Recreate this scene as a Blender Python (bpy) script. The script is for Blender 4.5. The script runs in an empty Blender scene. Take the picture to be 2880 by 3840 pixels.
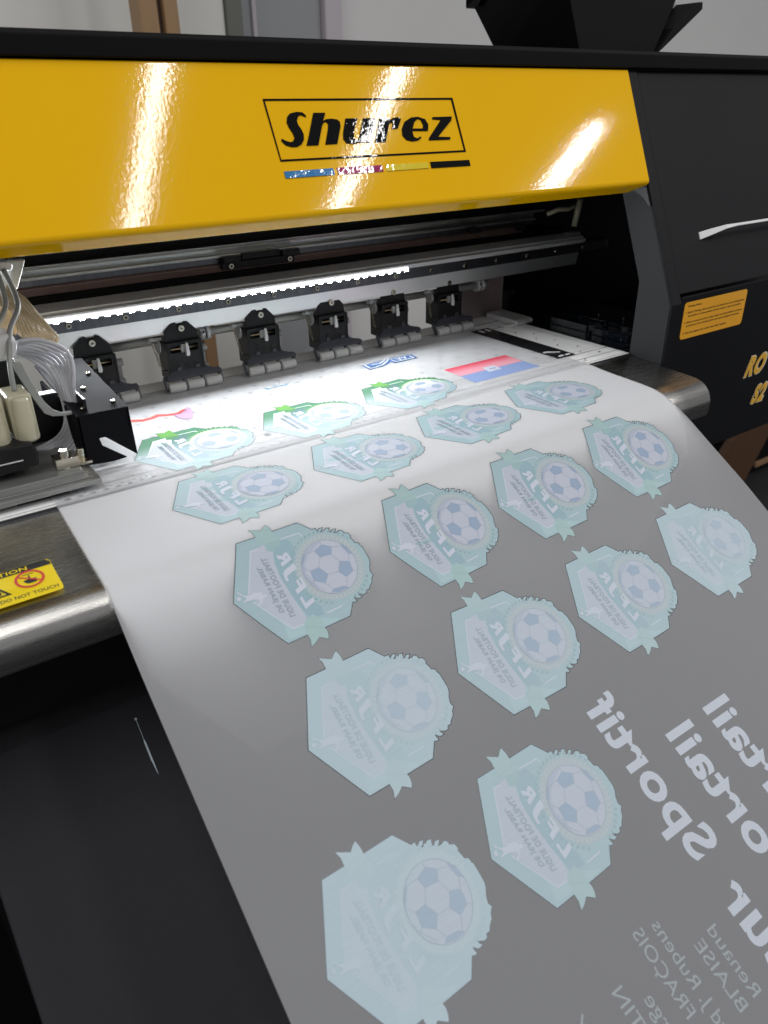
import bpy, bmesh, math, random
from mathutils import Vector, Matrix
from mathutils.geometry import tessellate_polygon
random.seed(7)
S = bpy.context.scene
COL = S.collection
# ---------------------------------------------------------------- camera
CAMP = Vector((-0.09626309, -0.57589822, 0.26927263))
RM = Matrix(((0.81502377, 0.27952713, -0.50754392), (-0.57929669, 0.37448156, -0.72400201), (-0.01231237, 0.88409736, 0.46714052)))
cd = bpy.data.cameras.new('camera'); cam = bpy.data.objects.new('camera', cd); COL.objects.link(cam)
cam.matrix_world = Matrix.Translation(CAMP) @ RM.to_4x4()
cd.sensor_fit = 'VERTICAL'; cd.sensor_height = 36; cd.sensor_width = 27; cd.lens = 2887/3840*36
cd.clip_start = .01; cd.clip_end = 60
cd.dof.use_dof = True; cd.dof.focus_distance = .72; cd.dof.aperture_fstop = 9
S.camera = cam
# ---------------------------------------------------------------- world and lamps
W = bpy.data.worlds.new('World'); S.world = W; W.use_nodes = True
W.node_tree.nodes['Background'].inputs[0].default_value = (.80, .82, .86, 1)
W.node_tree.nodes['Background'].inputs[1].default_value = .30
S.view_settings.view_transform = 'Standard'; S.view_settings.look = 'None'
S.view_settings.exposure = 0; S.view_settings.gamma = 1
def area(name, loc, rot, sx, sy, power, color, spread=180):
    l = bpy.data.lights.new(name, 'AREA'); l.shape = 'RECTANGLE'; l.size = sx; l.size_y = sy; l.energy = power; l.color = color
    l.spread = math.radians(spread)
    o = bpy.data.objects.new(name, l); COL.objects.link(o); o.location = loc; o.rotation_euler = rot
    return o
TUBES = [((.86, -1.50, 1.70), 1.15, 9), ((1.72, -1.55, 1.70), 1.25, 13), ((2.97, -1.90, 1.70), 1.0, 28)]
for k, (p, L, pw) in enumerate(TUBES):
    area('tube_light', p, (0, 0, 0), .05, L, pw*L, (1, .985, .975))
area('soft_fill_light', (-1.0, -.9, 2.1), (0, 0, 0), 1.8, 1.8, 34, (.99, .99, 1))  # added soft fill for the room, stands for no known lamp
S.render.engine = 'CYCLES'
for k, v in (('max_bounces', 16), ('diffuse_bounces', 8), ('glossy_bounces', 8), ('transmission_bounces', 8), ('transparent_max_bounces', 24)): setattr(S.cycles, k, v)
# the LED strip of the printer
LED_GLOW = 860   # each chip of the printer's LED strip lights the table itself
D_={'ST': [0.0, 0.025, 0.05, 0.075, 0.1, 0.125, 0.15, 0.175, 0.2, 0.225, 0.25, 0.26, 0.27, 0.28, 0.29, 0.3, 0.31, 0.32, 0.33, 0.34, 0.35, 0.352, 0.354, 0.356, 0.358, 0.36, 0.362, 0.364, 0.366, 0.368, 0.37, 0.372, 0.374, 0.376, 0.378, 0.38, 0.382, 0.384, 0.386, 0.388, 0.39, 0.392, 0.394, 0.396, 0.398, 0.4, 0.402, 0.404, 0.406, 0.408, 0.41, 0.412, 0.414, 0.416, 0.418, 0.42, 0.428, 0.436, 0.444, 0.452, 0.46, 0.468, 0.476, 0.484, 0.492, 0.5, 0.52, 0.54, 0.56, 0.58, 0.6, 0.62, 0.64, 0.66, 0.68, 0.7, 0.72, 0.74, 0.76, 0.78, 0.8, 0.82, 0.84, 0.86, 0.88], 'TL': [[0.26, 0.0], [0.235, 0.0], [0.21, 0.0], [0.185, 0.0], [0.16, 0.0], [0.135, 0.0], [0.11, 0.0], [0.085, 0.0], [0.06, 0.0], [0.035, 0.0], [0.01, -1e-05], [3e-05, -0.00033], [-0.00986, -0.00165], [-0.01973, -0.00329], [-0.02959, -0.00492], [-0.03946, -0.00654], [-0.04933, -0.00814], [-0.0592, -0.00974], [-0.06908, -0.01131], [-0.07898, -0.0127], [-0.08889, -0.01402], [-0.09087, -0.01429], [-0.09285, -0.01458], [-0.09483, -0.01488], [-0.09679, -0.01521], [-0.09875, -0.01559], [-0.10069, -0.01603], [-0.10262, -0.01653], [-0.10452, -0.0171], [-0.10639, -0.01774], [-0.10823, -0.01847], [-0.11001, -0.0193], [-0.11174, -0.02023], [-0.11342, -0.02126], [-0.11505, -0.02238], [-0.11665, -0.02357], [-0.11821, -0.0248], [-0.11976, -0.02606], [-0.12129, -0.02735], [-0.1228, -0.02865], [-0.1243, -0.02997], [-0.1258, -0.0313], [-0.1273, -0.03263], [-0.12879, -0.03395], [-0.1303, -0.03526], [-0.13182, -0.03656], [-0.13335, -0.03786], [-0.13488, -0.03914], [-0.13642, -0.04041], [-0.13797, -0.04168], [-0.13952, -0.04294], [-0.14107, -0.0442], [-0.14262, -0.04547], [-0.14417, -0.04673], [-0.14572, -0.04799], [-0.14727, -0.04926], [-0.15349, -0.05429], [-0.15982, -0.05918], [-0.16633, -0.06382], [-0.17288, -0.06841], [-0.17943, -0.073], [-0.18599, -0.07759], [-0.19254, -0.08218], [-0.19909, -0.08676], [-0.20566, -0.09134], [-0.21223, -0.09589], [-0.22868, -0.10728], [-0.24512, -0.11866], [-0.26158, -0.13003], [-0.27801, -0.14143], [-0.29438, -0.15292], [-0.31074, -0.16443], [-0.3271, -0.17593], [-0.34347, -0.18742], [-0.35985, -0.19889], [-0.37623, -0.21036], [-0.39262, -0.22183], [-0.409, -0.2333], [-0.42539, -0.24477], [-0.44177, -0.25624], [-0.45816, -0.26771], [-0.47454, -0.27918], [-0.49093, -0.29065], [-0.50731, -0.30212], [-0.5237, -0.31359]], 'TR': [[0.26, 0.0], [0.235, 0.0], [0.21, 0.0], [0.185, 0.0], [0.16, 0.0], [0.135, 0.0], [0.11, 0.0], [0.085, 0.0], [0.06, 0.0], [0.035, 0.0], [0.01, -0.0], [1e-05, -0.00016], [-0.00997, -0.00083], [-0.01993, -0.00166], [-0.0299, -0.00239], [-0.03989, -0.00283], [-0.04988, -0.00316], [-0.05988, -0.00351], [-0.06987, -0.0039], [-0.07986, -0.00433], [-0.08982, -0.00513], [-0.0918, -0.00537], [-0.09378, -0.00564], [-0.09575, -0.00595], [-0.09771, -0.00631], [-0.09966, -0.00673], [-0.10159, -0.0072], [-0.10351, -0.00773], [-0.10542, -0.00831], [-0.10732, -0.00893], [-0.1092, -0.0096], [-0.11106, -0.0103], [-0.11292, -0.01104], [-0.11475, -0.01183], [-0.11658, -0.01264], [-0.1184, -0.01347], [-0.1202, -0.01433], [-0.122, -0.0152], [-0.12378, -0.0161], [-0.12556, -0.01702], [-0.12733, -0.01795], [-0.12909, -0.0189], [-0.13084, -0.01986], [-0.1326, -0.02082], [-0.13435, -0.02179], [-0.13609, -0.02276], [-0.13784, -0.02374], [-0.13958, -0.02473], [-0.14131, -0.02573], [-0.14303, -0.02675], [-0.14474, -0.02778], [-0.14644, -0.02883], [-0.14814, -0.02989], [-0.14983, -0.03095], [-0.15152, -0.03202], [-0.15321, -0.03308], [-0.15999, -0.03734], [-0.16679, -0.04156], [-0.1736, -0.04575], [-0.18041, -0.04994], [-0.18722, -0.05414], [-0.19404, -0.05833], [-0.20085, -0.06252], [-0.20766, -0.06673], [-0.21441, -0.07102], [-0.22106, -0.07546], [-0.23762, -0.08668], [-0.25398, -0.09817], [-0.27022, -0.10985], [-0.28646, -0.12152], [-0.3027, -0.13319], [-0.31894, -0.14486], [-0.33518, -0.15654], [-0.35146, -0.16816], [-0.36776, -0.17975], [-0.38405, -0.19135], [-0.40035, -0.20294], [-0.41664, -0.21454], [-0.43294, -0.22613], [-0.44924, -0.23773], [-0.46553, -0.24932], [-0.48183, -0.26092], [-0.49812, -0.27251], [-0.51442, -0.28411], [-0.53072, -0.2957]], 'D': {'outline': [[0.0, 0.0], [0.00816, 0.0101], [0.01127, 0.00997], [0.01137, 0.0127], [0.01425, 0.01109], [0.01704, 0.0116], [0.01541, 0.01335], [0.01355, 0.01436], [0.01626, 0.01504], [0.01895, 0.01285], [0.02228, 0.01377], [0.0197, 0.01631], [0.02154, 0.01731], [0.02365, 0.01566], [0.02693, 0.01634], [0.02399, 0.01895], [0.02648, 0.01914], [0.02898, 0.01837], [0.03102, 0.01944], [0.03135, 0.02177], [0.03442, 0.0229], [0.03539, 0.026], [0.03437, 0.0273], [0.03534, 0.02998], [0.03577, 0.03246], [0.03851, 0.03381], [0.03879, 0.03656], [0.03969, 0.03742], [0.03995, 0.04172], [0.0401, 0.04905], [0.03904, 0.05226], [0.0368, 0.0555], [0.03528, 0.05951], [0.03655, 0.06208], [0.03369, 0.06451], [0.03252, 0.06711], [0.02892, 0.06974], [0.02731, 0.07163], [0.02476, 0.07158], [0.02358, 0.07363], [0.02091, 0.07383], [0.01703, 0.07169], [0.01761, 0.07335], [0.0192, 0.07503], [0.0155, 0.07528], [0.01254, 0.07283], [0.01269, 0.0749], [0.01352, 0.07645], [0.01159, 0.07684], [0.00957, 0.07598], [0.0023, 0.08503], [-0.02006, 0.08546], [-0.01955, 0.08806], [-0.02028, 0.09154], [-0.02178, 0.09399], [-0.02743, 0.09007], [-0.03201, 0.09291], [-0.03618, 0.0943], [-0.03427, 0.08958], [-0.03452, 0.08525], [-0.0506, 0.08537], [-0.07366, 0.04247], [-0.05209, -1e-05], [-0.03612, 0.00013], [-0.03592, -0.00453], [-0.03746, -0.00853], [-0.02873, -0.00414], [-0.02587, -0.00649], [-0.02315, -0.008], [-0.02196, -0.00387], [-0.0219, 5e-05]], 'rib1': [[-0.03612, 0.00013], [-0.03592, -0.00453], [-0.03746, -0.00853], [-0.02873, -0.00414], [-0.02587, -0.00649], [-0.02315, -0.008], [-0.02196, -0.00387], [-0.0219, 5e-05], [-0.02193, 0.00441], [-0.01936, 0.00794], [-0.02127, 0.00983], [-0.03333, 0.00726], [-0.03649, 0.00602], [-0.0363, 0.00276]], 'rib2': [[-0.03452, 0.08525], [-0.03427, 0.08958], [-0.03618, 0.0943], [-0.03201, 0.09291], [-0.02743, 0.09007], [-0.02178, 0.09399], [-0.02028, 0.09154], [-0.01955, 0.08806], [-0.02006, 0.08546], [-0.01906, 0.07822], [-0.02361, 0.07241], [-0.02909, 0.07389], [-0.03343, 0.07866]], 'curl': [[-0.03236, 0.00817], [-0.02002, 0.00927], [-0.02071, 0.01263], [-0.02983, 0.01572], [-0.03323, 0.01394]], 'panel': [[-0.04449, 0.01013], [-0.03257, 0.00861], [-0.03363, 0.01379], [-0.02922, 0.01644], [-0.03214, 0.02463], [-0.03284, 0.03793], [-0.03122, 0.05391], [-0.02934, 0.06707], [-0.0291, 0.07245], [-0.0334, 0.07678], [-0.04234, 0.07619], [-0.05188, 0.05853], [-0.06101, 0.04181]], 'band': [[-0.02575, 0.01019], [-0.01471, 0.01025], [-0.01232, 0.01527], [-0.01317, 0.02398], [-0.01831, 0.03191], [-0.02054, 0.04282], [-0.0182, 0.05634], [-0.01711, 0.06452], [-0.01445, 0.06953], [-0.01544, 0.07592], [-0.02679, 0.07488], [-0.02857, 0.0674], [-0.03122, 0.05391], [-0.03284, 0.03793], [-0.03174, 0.02479], [-0.02902, 0.01702]], 'lines': [[[-0.03917, 0.01066], [-0.04488, 0.00998], [-0.06062, 0.04057]], [[-0.05994, 0.04688], [-0.04208, 0.07658], [-0.0334, 0.07678]], [[-0.01951, 0.00862], [-0.00324, 0.00932], [-0.00162, 0.01258]], [[-0.01297, 0.07581], [-0.00106, 0.07542], [0.00027, 0.0748]]], 'player': [[-0.068, 0.03527], [-0.06406, 0.04029], [-0.05929, 0.04157], [-0.05691, 0.04067], [-0.05485, 0.04169], [-0.05155, 0.04236], [-0.05094, 0.04495], [-0.04904, 0.04478], [-0.04826, 0.04604], [-0.04946, 0.04724], [-0.05204, 0.04731], [-0.05426, 0.05013], [-0.05779, 0.05192], [-0.05856, 0.05068], [-0.05503, 0.04889], [-0.05544, 0.04686], [-0.06015, 0.0454], [-0.06444, 0.04504], [-0.06666, 0.04505], [-0.06705, 0.04397], [-0.06373, 0.04348], [-0.06384, 0.04177], [-0.06775, 0.03768]], 'pb': [-0.06871, 0.04118], 'pent': [[[0.00941, 0.0244], [0.016, 0.02894], [0.01283, 0.03439], [0.00321, 0.03354], [0.00146, 0.02721]], [[0.01624, 0.04235], [0.02358, 0.04489], [0.02278, 0.05302], [0.01538, 0.05592], [0.01141, 0.04953]], [[-0.00166, 0.0407], [0.00244, 0.04848], [-0.00268, 0.05415], [-0.01017, 0.04909], [-0.00924, 0.0411]], [[0.02355, 0.02921], [0.02754, 0.03279], [0.02883, 0.04056], [0.02604, 0.03845], [0.02406, 0.03251]], [[-0.00183, 0.06266], [0.00096, 0.06074], [0.00951, 0.06155], [0.01243, 0.06414], [0.00485, 0.06461]], [[-0.00621, 0.02712], [-0.00925, 0.03046], [-0.014, 0.03607], [-0.0127, 0.0321], [-0.00865, 0.02769]]], 'seams': [[[0.00321, 0.03354], [-0.00166, 0.0407]], [[0.0091, 0.02204], [0.00941, 0.0244]], [[0.016, 0.02894], [0.02281, 0.031]], [[0.01283, 0.03439], [0.01624, 0.04235]], [[0.02358, 0.04489], [0.02629, 0.03855]], [[-0.00621, 0.02712], [0.00146, 0.02721]], [[0.01538, 0.05592], [0.01145, 0.06354]], [[0.00244, 0.04848], [0.01141, 0.04953]], [[-0.00268, 0.05415], [0.0008, 0.06068]], [[-0.01017, 0.04909], [-0.01254, 0.05088]], [[-0.00924, 0.0411], [-0.014, 0.03607]], [[0.02278, 0.05302], [0.02597, 0.05529]], [[-0.01254, 0.05088], [-0.01452, 0.04521]], [[-0.01254, 0.05088], [-0.00535, 0.05964]]], 'shade': [[0.0103, 0.02167], [0.00223, 0.02172], [-0.00532, 0.02494], [-0.01155, 0.03057], [-0.0151, 0.03712], [-0.01613, 0.04457], [-0.01375, 0.05136], [-0.00937, 0.05799], [-0.0101, 0.0499], [-0.01287, 0.04194], [-0.01076, 0.03485], [-0.00535, 0.02895], [0.00262, 0.02491]], 'ball': [0.00703, 0.04312, 0.02221], 'txt': [['LFJR', [-0.02582, 0.06664], [-0.0278, 0.01945], [-0.0179, 0.06419]], ['LIGUE DE FOOTBALL', [-0.03957, 0.06795], [-0.04049, 0.01807], [-0.03509, 0.06825]], ['DE JEAN RABEL', [-0.04556, 0.06184], [-0.04632, 0.02354], [-0.04187, 0.06273]]]}, 'B': [['r1c1', 0.97557, -0.02225, -0.01193, 0.96852, 0.15057, 0.17143], ['r1c2', 0.95838, -0.01873, -0.01311, 0.95184, 0.27186, 0.17542], ['r1c3', 0.99233, 0.01676, -0.06446, 0.92421, 0.39109, 0.17231], ['r2c1', 0.97599, 0.02683, -0.00141, 0.83355, 0.14456, 0.2725], ['r2c2', 0.96489, 0.04585, -0.00078, 0.84977, 0.26854, 0.27514], ['r2c3', 1.00528, 0.09346, -0.05024, 0.83118, 0.38961, 0.2723], ['r2c4', 0.96399, 0.07358, -0.00866, 0.88044, 0.50921, 0.26974], ['r3c1', 0.99118, 0.00527, -0.00351, 1.00005, 0.14862, 0.36983], ['r3c2', 0.92006, 0.06389, -0.02789, 1.01498, 0.27295, 0.37471], ['r3c3', 0.97547, 0.02239, -0.00497, 0.99785, 0.39453, 0.37619], ['r3c4', 0.95673, -0.01549, -0.00058, 1.01064, 0.51624, 0.37411], ['r4c1', 1.00368, 0.00686, -0.00749, 1.04719, 0.15134, 0.4825], ['r4c2', 1.00669, -3e-05, 0.02879, 1.04286, 0.2793, 0.48605], ['r4c3', 0.96318, 0.04322, -0.00633, 1.03148, 0.3983, 0.48848], ['r4c4', 0.95591, 0.05555, -0.00579, 1.01894, 0.51778, 0.48635], ['r5c1', 1.02238, 0.01273, -0.01545, 1.11322, 0.10264, 0.59983], ['r5c2', 0.99986, 0.04089, -0.01692, 1.10817, 0.22821, 0.59705]], 'flag': [[0.45205, 0.17684], [0.54791, 0.17644], [0.54867, 0.23142], [0.44974, 0.23589]], 'flagmid': [[0.44996, 0.20895], [0.54809, 0.20408]], 'flagsq': [[0.4914, 0.19808], [0.50886, 0.19901], [0.50778, 0.21341], [0.48808, 0.21414]], 'blue': [[0.38007, 0.10618], [0.38631, 0.10746], [0.38471, 0.12544], [0.40439, 0.12426], [0.42221, 0.11541], [0.42339, 0.1225], [0.45757, 0.12162], [0.46039, 0.10544], [0.47349, 0.1007], [0.46051, 0.10164], [0.44571, 0.09792], [0.43363, 0.09814], [0.42137, 0.10183], [0.40678, 0.10163], [0.39646, 0.10457]], 'bluew': [[[0.39038, 0.10597], [0.38879, 0.12098], [0.39874, 0.1206]], [[0.39821, 0.10952], [0.40806, 0.11173], [0.41882, 0.10542], [0.42792, 0.09561]], [[0.3984, 0.11963], [0.40747, 0.11847], [0.42103, 0.10898], [0.42928, 0.10045]], [[0.42718, 0.10707], [0.42815, 0.11744], [0.45387, 0.11761], [0.45465, 0.10793]], [[0.43424, 0.10618], [0.43709, 0.114], [0.44033, 0.10523]], [[0.44239, 0.10683], [0.44453, 0.11415], [0.44853, 0.10588]]], 'blue2': [[[0.26972, 0.10523], [0.27225, 0.1121], [0.28043, 0.11346], [0.28611, 0.11036]], [[0.25892, 0.10797], [0.25998, 0.11361], [0.26471, 0.11362]]], 'red': [[[0.10724, 0.11731], [0.11748, 0.12319], [0.12676, 0.1226], [0.13495, 0.11913], [0.14056, 0.12261], [0.14666, 0.12489], [0.15351, 0.12536], [0.16336, 0.11877]]], 'purple': [[0.14749, 0.12867], [0.14806, 0.1388], [0.15217, 0.14575], [0.15957, 0.14755], [0.16566, 0.13461], [0.16942, 0.11724], [0.16686, 0.11323], [0.15836, 0.12507]], 'sport': [[0.29708, 0.7238], [0.28528, 0.59275], [0.31371, 0.591]], 'ends': [['Portail', [0.33796, 0.64256]], ['Portail', [0.38501, 0.64182]], ['Directeur', [0.29834, 0.74651]]], 'names': [['FRAÇOIS', [0.22326, 0.78951], [0.22, 0.73156], [0.23244, 0.78906]], ['Rubens', [0.23856, 0.77974], [0.23655, 0.73525], [0.24799, 0.7796]], ['BLAISE', [0.26102, 0.80798], [0.25748, 0.76074], [0.27061, 0.80786]], ['Renaud', [0.27644, 0.80736], [0.27302, 0.75944], [0.28598, 0.80694]]], 'nends': [['AUGUSTIN', [0.18492, 0.74967]], ['George', [0.20284, 0.76435]], ['rd J.', [0.23865, 0.78573]], ['WOODLEY', [0.1508, 0.74656]]], 'caution': [[-0.05627, 0.32614], [-0.02243, 0.3207], [-0.02367, 0.35702], [-0.0639, 0.35867]], 'cauth': [[-0.05596, 0.32487], [-0.02319, 0.32621]], 'cautc': [[-0.03941, 0.33695], [-0.04882, 0.33437], [-0.02928, 0.33792], [-0.0372, 0.32757], [-0.04227, 0.34587]], 'cautxt': [[-0.02523, 0.35374], [-0.06185, 0.35415], [-0.02533, 0.35047]], 'cautt2': [[-0.0369, 0.32446], [-0.05576, 0.32402], [-0.03701, 0.32189]], 'tri': [[-0.05638, 0.34674], [-0.05798, 0.33768], [-0.06081, 0.34551]], 'Y': {'S': [[0.26033, 0.07925], [0.2576, 0.08167], [0.252, 0.08208], [0.24601, 0.08099], [0.24266, 0.07817], [0.24115, 0.07394], [0.24191, 0.07018], [0.24401, 0.06584], [0.24477, 0.06206], [0.24267, 0.05923], [0.23999, 0.05868], [0.23653, 0.05965], [0.23276, 0.06159], [0.2321, 0.0598], [0.23496, 0.0565], [0.24012, 0.05491], [0.24515, 0.05483], [0.24946, 0.05651], [0.25285, 0.06018], [0.25388, 0.06447], [0.25297, 0.06828], [0.25093, 0.07211], [0.25075, 0.07534], [0.25284, 0.07852], [0.25575, 0.07976], [0.25992, 0.07785]], 'h': [[0.26801, 0.08118], [0.27937, 0.08099], [0.27535, 0.0746], [0.27863, 0.07585], [0.28405, 0.07618], [0.28919, 0.07541], [0.29134, 0.07359], [0.29109, 0.07004], [0.2836, 0.05582], [0.27207, 0.05568], [0.27832, 0.06816], [0.27946, 0.07198], [0.27804, 0.07388], [0.27545, 0.07317], [0.27306, 0.07049], [0.26514, 0.05538], [0.25402, 0.05547], [0.25852, 0.06325]], 'u': [[0.29778, 0.07602], [0.3099, 0.07601], [0.30355, 0.06637], [0.30144, 0.06024], [0.30251, 0.05829], [0.30492, 0.05844], [0.30755, 0.06118], [0.31546, 0.0759], [0.32757, 0.07566], [0.31648, 0.05577], [0.30508, 0.05617], [0.30305, 0.05545], [0.29816, 0.05529], [0.29289, 0.05604], [0.29078, 0.05947], [0.29213, 0.06445]], 'r': [[0.33243, 0.07557], [0.34409, 0.07568], [0.34231, 0.07318], [0.34701, 0.07563], [0.35307, 0.07609], [0.35529, 0.07454], [0.34945, 0.06652], [0.34272, 0.06623], [0.34563, 0.07102], [0.34372, 0.07199], [0.34091, 0.06998], [0.33308, 0.05553], [0.32191, 0.05581]], 'e': [[0.38207, 0.06363], [0.38414, 0.06895], [0.382, 0.07376], [0.3742, 0.07605], [0.36641, 0.07549], [0.35861, 0.07213], [0.35382, 0.06617], [0.35282, 0.06035], [0.35616, 0.05649], [0.36255, 0.05509], [0.36885, 0.05571], [0.37306, 0.05794], [0.37246, 0.05903], [0.36786, 0.05752], [0.3648, 0.05904], [0.3645, 0.06412]], 'ehole': [[0.36555, 0.06609], [0.36899, 0.07143], [0.37367, 0.07429], [0.37675, 0.07328], [0.37827, 0.06909], [0.37728, 0.06579]], 'z': [[0.39077, 0.07538], [0.41353, 0.07556], [0.41162, 0.07195], [0.39222, 0.05817], [0.40645, 0.05748], [0.40531, 0.05533], [0.38084, 0.05542], [0.38183, 0.05766], [0.39981, 0.0728], [0.39024, 0.0736]], 'frame': [[0.2249, 0.09264], [0.41938, 0.09225], [0.42116, 0.04369], [0.22666, 0.04403]], 'framei': [[0.22648, 0.09106], [0.41724, 0.09057], [0.41918, 0.04537], [0.22774, 0.04558]], 'bars': [[[0.2273, 0.03618], [0.27378, 0.03645], [0.27389, 0.03098], [0.22732, 0.03081]], [[0.27718, 0.0366], [0.3236, 0.03652], [0.3237, 0.03108], [0.27746, 0.03078]], [[0.32746, 0.03633], [0.37394, 0.03665], [0.3736, 0.03138], [0.32735, 0.03111]], [[0.37659, 0.03664], [0.42277, 0.0363], [0.42282, 0.03095], [0.37649, 0.03111]]]}, 'K': {'ribbon': [0.075, [[0.01259, 0.1097], [0.01963, 0.11079], [0.02804, 0.10984], [0.03774, 0.10591], [0.04641, 0.10023], [0.05007, 0.09581], [0.05144, 0.08888], [0.0505, 0.0794], [0.04764, 0.06721], [0.04707, 0.05235], [0.04798, 0.03992], [0.04967, 0.03124], [0.04728, 0.02133], [0.04118, 0.01226], [0.03134, 0.0063], [0.0197, 0.00514], [0.00781, 0.00624], [0.0084, 0.01551], [0.01774, 0.01829], [0.02695, 0.0222], [0.03392, 0.02878], [0.03749, 0.03721], [0.03854, 0.04716], [0.03779, 0.05737], [0.03462, 0.06889], [0.0296, 0.07958], [0.02262, 0.08852], [0.01606, 0.09442], [0.01005, 0.09828]]], 'thin': [0.06, [[0.00364, 0.09935], [0.00966, 0.09643], [0.01179, 0.08686], [0.01567, 0.073], [0.02025, 0.06151], [0.02504, 0.05461], [0.0306, 0.0509], [0.04327, 0.05002], [0.04324, 0.04753], [0.03186, 0.04814], [0.02312, 0.04965], [0.01765, 0.05335], [0.01246, 0.06608], [0.0076, 0.07935], [0.00409, 0.0902]]], 'tan': [0.1, [[0.01895, 0.14783], [0.0246, 0.14267], [0.03082, 0.13555], [0.03707, 0.12367], [0.04439, 0.11132], [0.0498, 0.10185], [0.04668, 0.09561], [0.03184, 0.09911], [0.02077, 0.10572], [0.02101, 0.11871], [0.01795, 0.12831], [0.01029, 0.13212], [0.01168, 0.13817]]], 'whiteup': [0.11, [[0.01302, 0.15712], [0.02124, 0.15615], [0.0223, 0.14761], [0.02724, 0.14068], [0.02332, 0.13485], [0.01748, 0.13203], [0.00711, 0.13168]]], 'silv': [0.1, [[0.01318, 0.16626], [0.02458, 0.16526], [0.02717, 0.16255], [0.02573, 0.15838], [0.01133, 0.15834]]], 'post': [0.13, [[0.03018, 0.16169], [0.0429, 0.16121], [0.03877, 0.15256], [0.03084, 0.13693], [0.02705, 0.1439]]], 'greymid': [0.12, [[0.00861, 0.12967], [0.02133, 0.12414], [0.02491, 0.11419], [0.02115, 0.10332], [0.00339, 0.1072]]], 'whiteblk': [0.07, [[-0.00397, 0.118], [0.00988, 0.11749], [0.01177, 0.10913], [0.00733, 0.09674], [-0.00885, 0.09701]]], 'blk2': [0.08, [[-0.0075, 0.09435], [0.00852, 0.09415], [0.01519, 0.08112], [0.02005, 0.06664], [0.0179, 0.05232], [-0.01554, 0.05976]]], 'cream': [0.045, [[-0.01714, 0.08257], [0.00072, 0.08065], [0.00226, 0.07067], [0.00314, 0.05925], [0.00814, 0.04661], [0.00968, 0.03748], [-0.02756, 0.03777]]], 'blackbox': [0.03, [[-0.02922, 0.04336], [-0.0011, 0.04228], [0.00176, 0.03386], [1e-05, 0.02361], [-0.03441, 0.02105]]]}, 'bin': [[[0.51637, 0.35315], [0.52629, 0.35398], [0.54203, 0.32114], [0.67125, 0.31962], [0.64739, 0.37191], [0.51886, 0.37306]], [[0.64739, 0.37191], [0.67125, 0.31962], [0.79982, 0.32054], [0.87836, 0.36815], [0.87606, 0.37596], [0.83092, 0.35309], [0.82405, 0.36229], [0.8059, 0.37311], [0.80207, 0.3798]]], 'brown': [[1.87435, -0.56479], [2.05899, -0.56223], [2.0642, -0.59283], [1.97154, -0.74286], [1.77883, -0.66884], [1.81686, -0.6298]], 'lowwall': None}
# ---------------------------------------------------------------- helpers
def tag(o, label=None, cat=None, group=None, kind=None):
    for k, v in (('label', label), ('category', cat), ('group', group), ('kind', kind)):
        if v: o[k] = v
    return o
def thing(name, label, cat, loc=(0, 0, 0), group=None):
    o = bpy.data.objects.new(name, None); COL.objects.link(o); o.location = loc; o.empty_display_size = .02
    return tag(o, label, cat, group)
def obj(name, bm, mats, parent=None, smooth=False, bevel=0, seg=2):
    me = bpy.data.meshes.new(name); bm.normal_update(); bm.to_mesh(me); bm.free()
    for m in (mats if isinstance(mats, (list, tuple)) else [mats]): me.materials.append(m)
    o = bpy.data.objects.new(name, me); COL.objects.link(o)
    if parent: 
        o.parent = parent
        if parent.type == 'EMPTY' or True: o.matrix_parent_inverse = Matrix.Translation(-wloc(parent))
    if smooth: me.polygons.foreach_set('use_smooth', [True]*len(me.polygons))
    if bevel:
        b = o.modifiers.new('bevel', 'BEVEL'); b.width = bevel; b.segments = seg; b.limit_method = 'ANGLE'; b.angle_limit = math.radians(35)
        if hasattr(b, 'harden_normals'): b.harden_normals = False
    return o
def wloc(o):
    v = Vector(o.location)
    return v if o.parent is None else v   # children are built in world space and stay unmoved
def box(bm, x0, x1, y0, y1, z0, z1, mi=0):
    vs = [bm.verts.new((x, y, z)) for x in (x0, x1) for y in (y0, y1) for z in (z0, z1)]
    for f in ((0, 1, 3, 2), (4, 6, 7, 5), (0, 4, 5, 1), (2, 3, 7, 6), (0, 2, 6, 4), (1, 5, 7, 3)):
        bm.faces.new([vs[i] for i in f]).material_index = mi
    return bm
def BX(*a, **k): return box(bmesh.new(), *a, **k)
def cyl(bm, p0, p1, r0, r1=None, n=20, mi=0, caps=True):
    r1 = r0 if r1 is None else r1
    p0, p1 = Vector(p0), Vector(p1); d = (p1-p0).normalized()
    a = d.orthogonal().normalized(); b = d.cross(a)
    R0 = [bm.verts.new(p0+(a*math.cos(t)+b*math.sin(t))*r0) for t in [2*math.pi*i/n for i in range(n)]]
    R1 = [bm.verts.new(p1+(a*math.cos(t)+b*math.sin(t))*r1) for t in [2*math.pi*i/n for i in range(n)]]
    for i in range(n):
        f = bm.faces.new((R0[i], R0[(i+1) % n], R1[(i+1) % n], R1[i])); f.material_index = mi; f.smooth = True
    if caps:
        bm.faces.new(R0[::-1]).material_index = mi; bm.faces.new(R1).material_index = mi
    return bm
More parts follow.
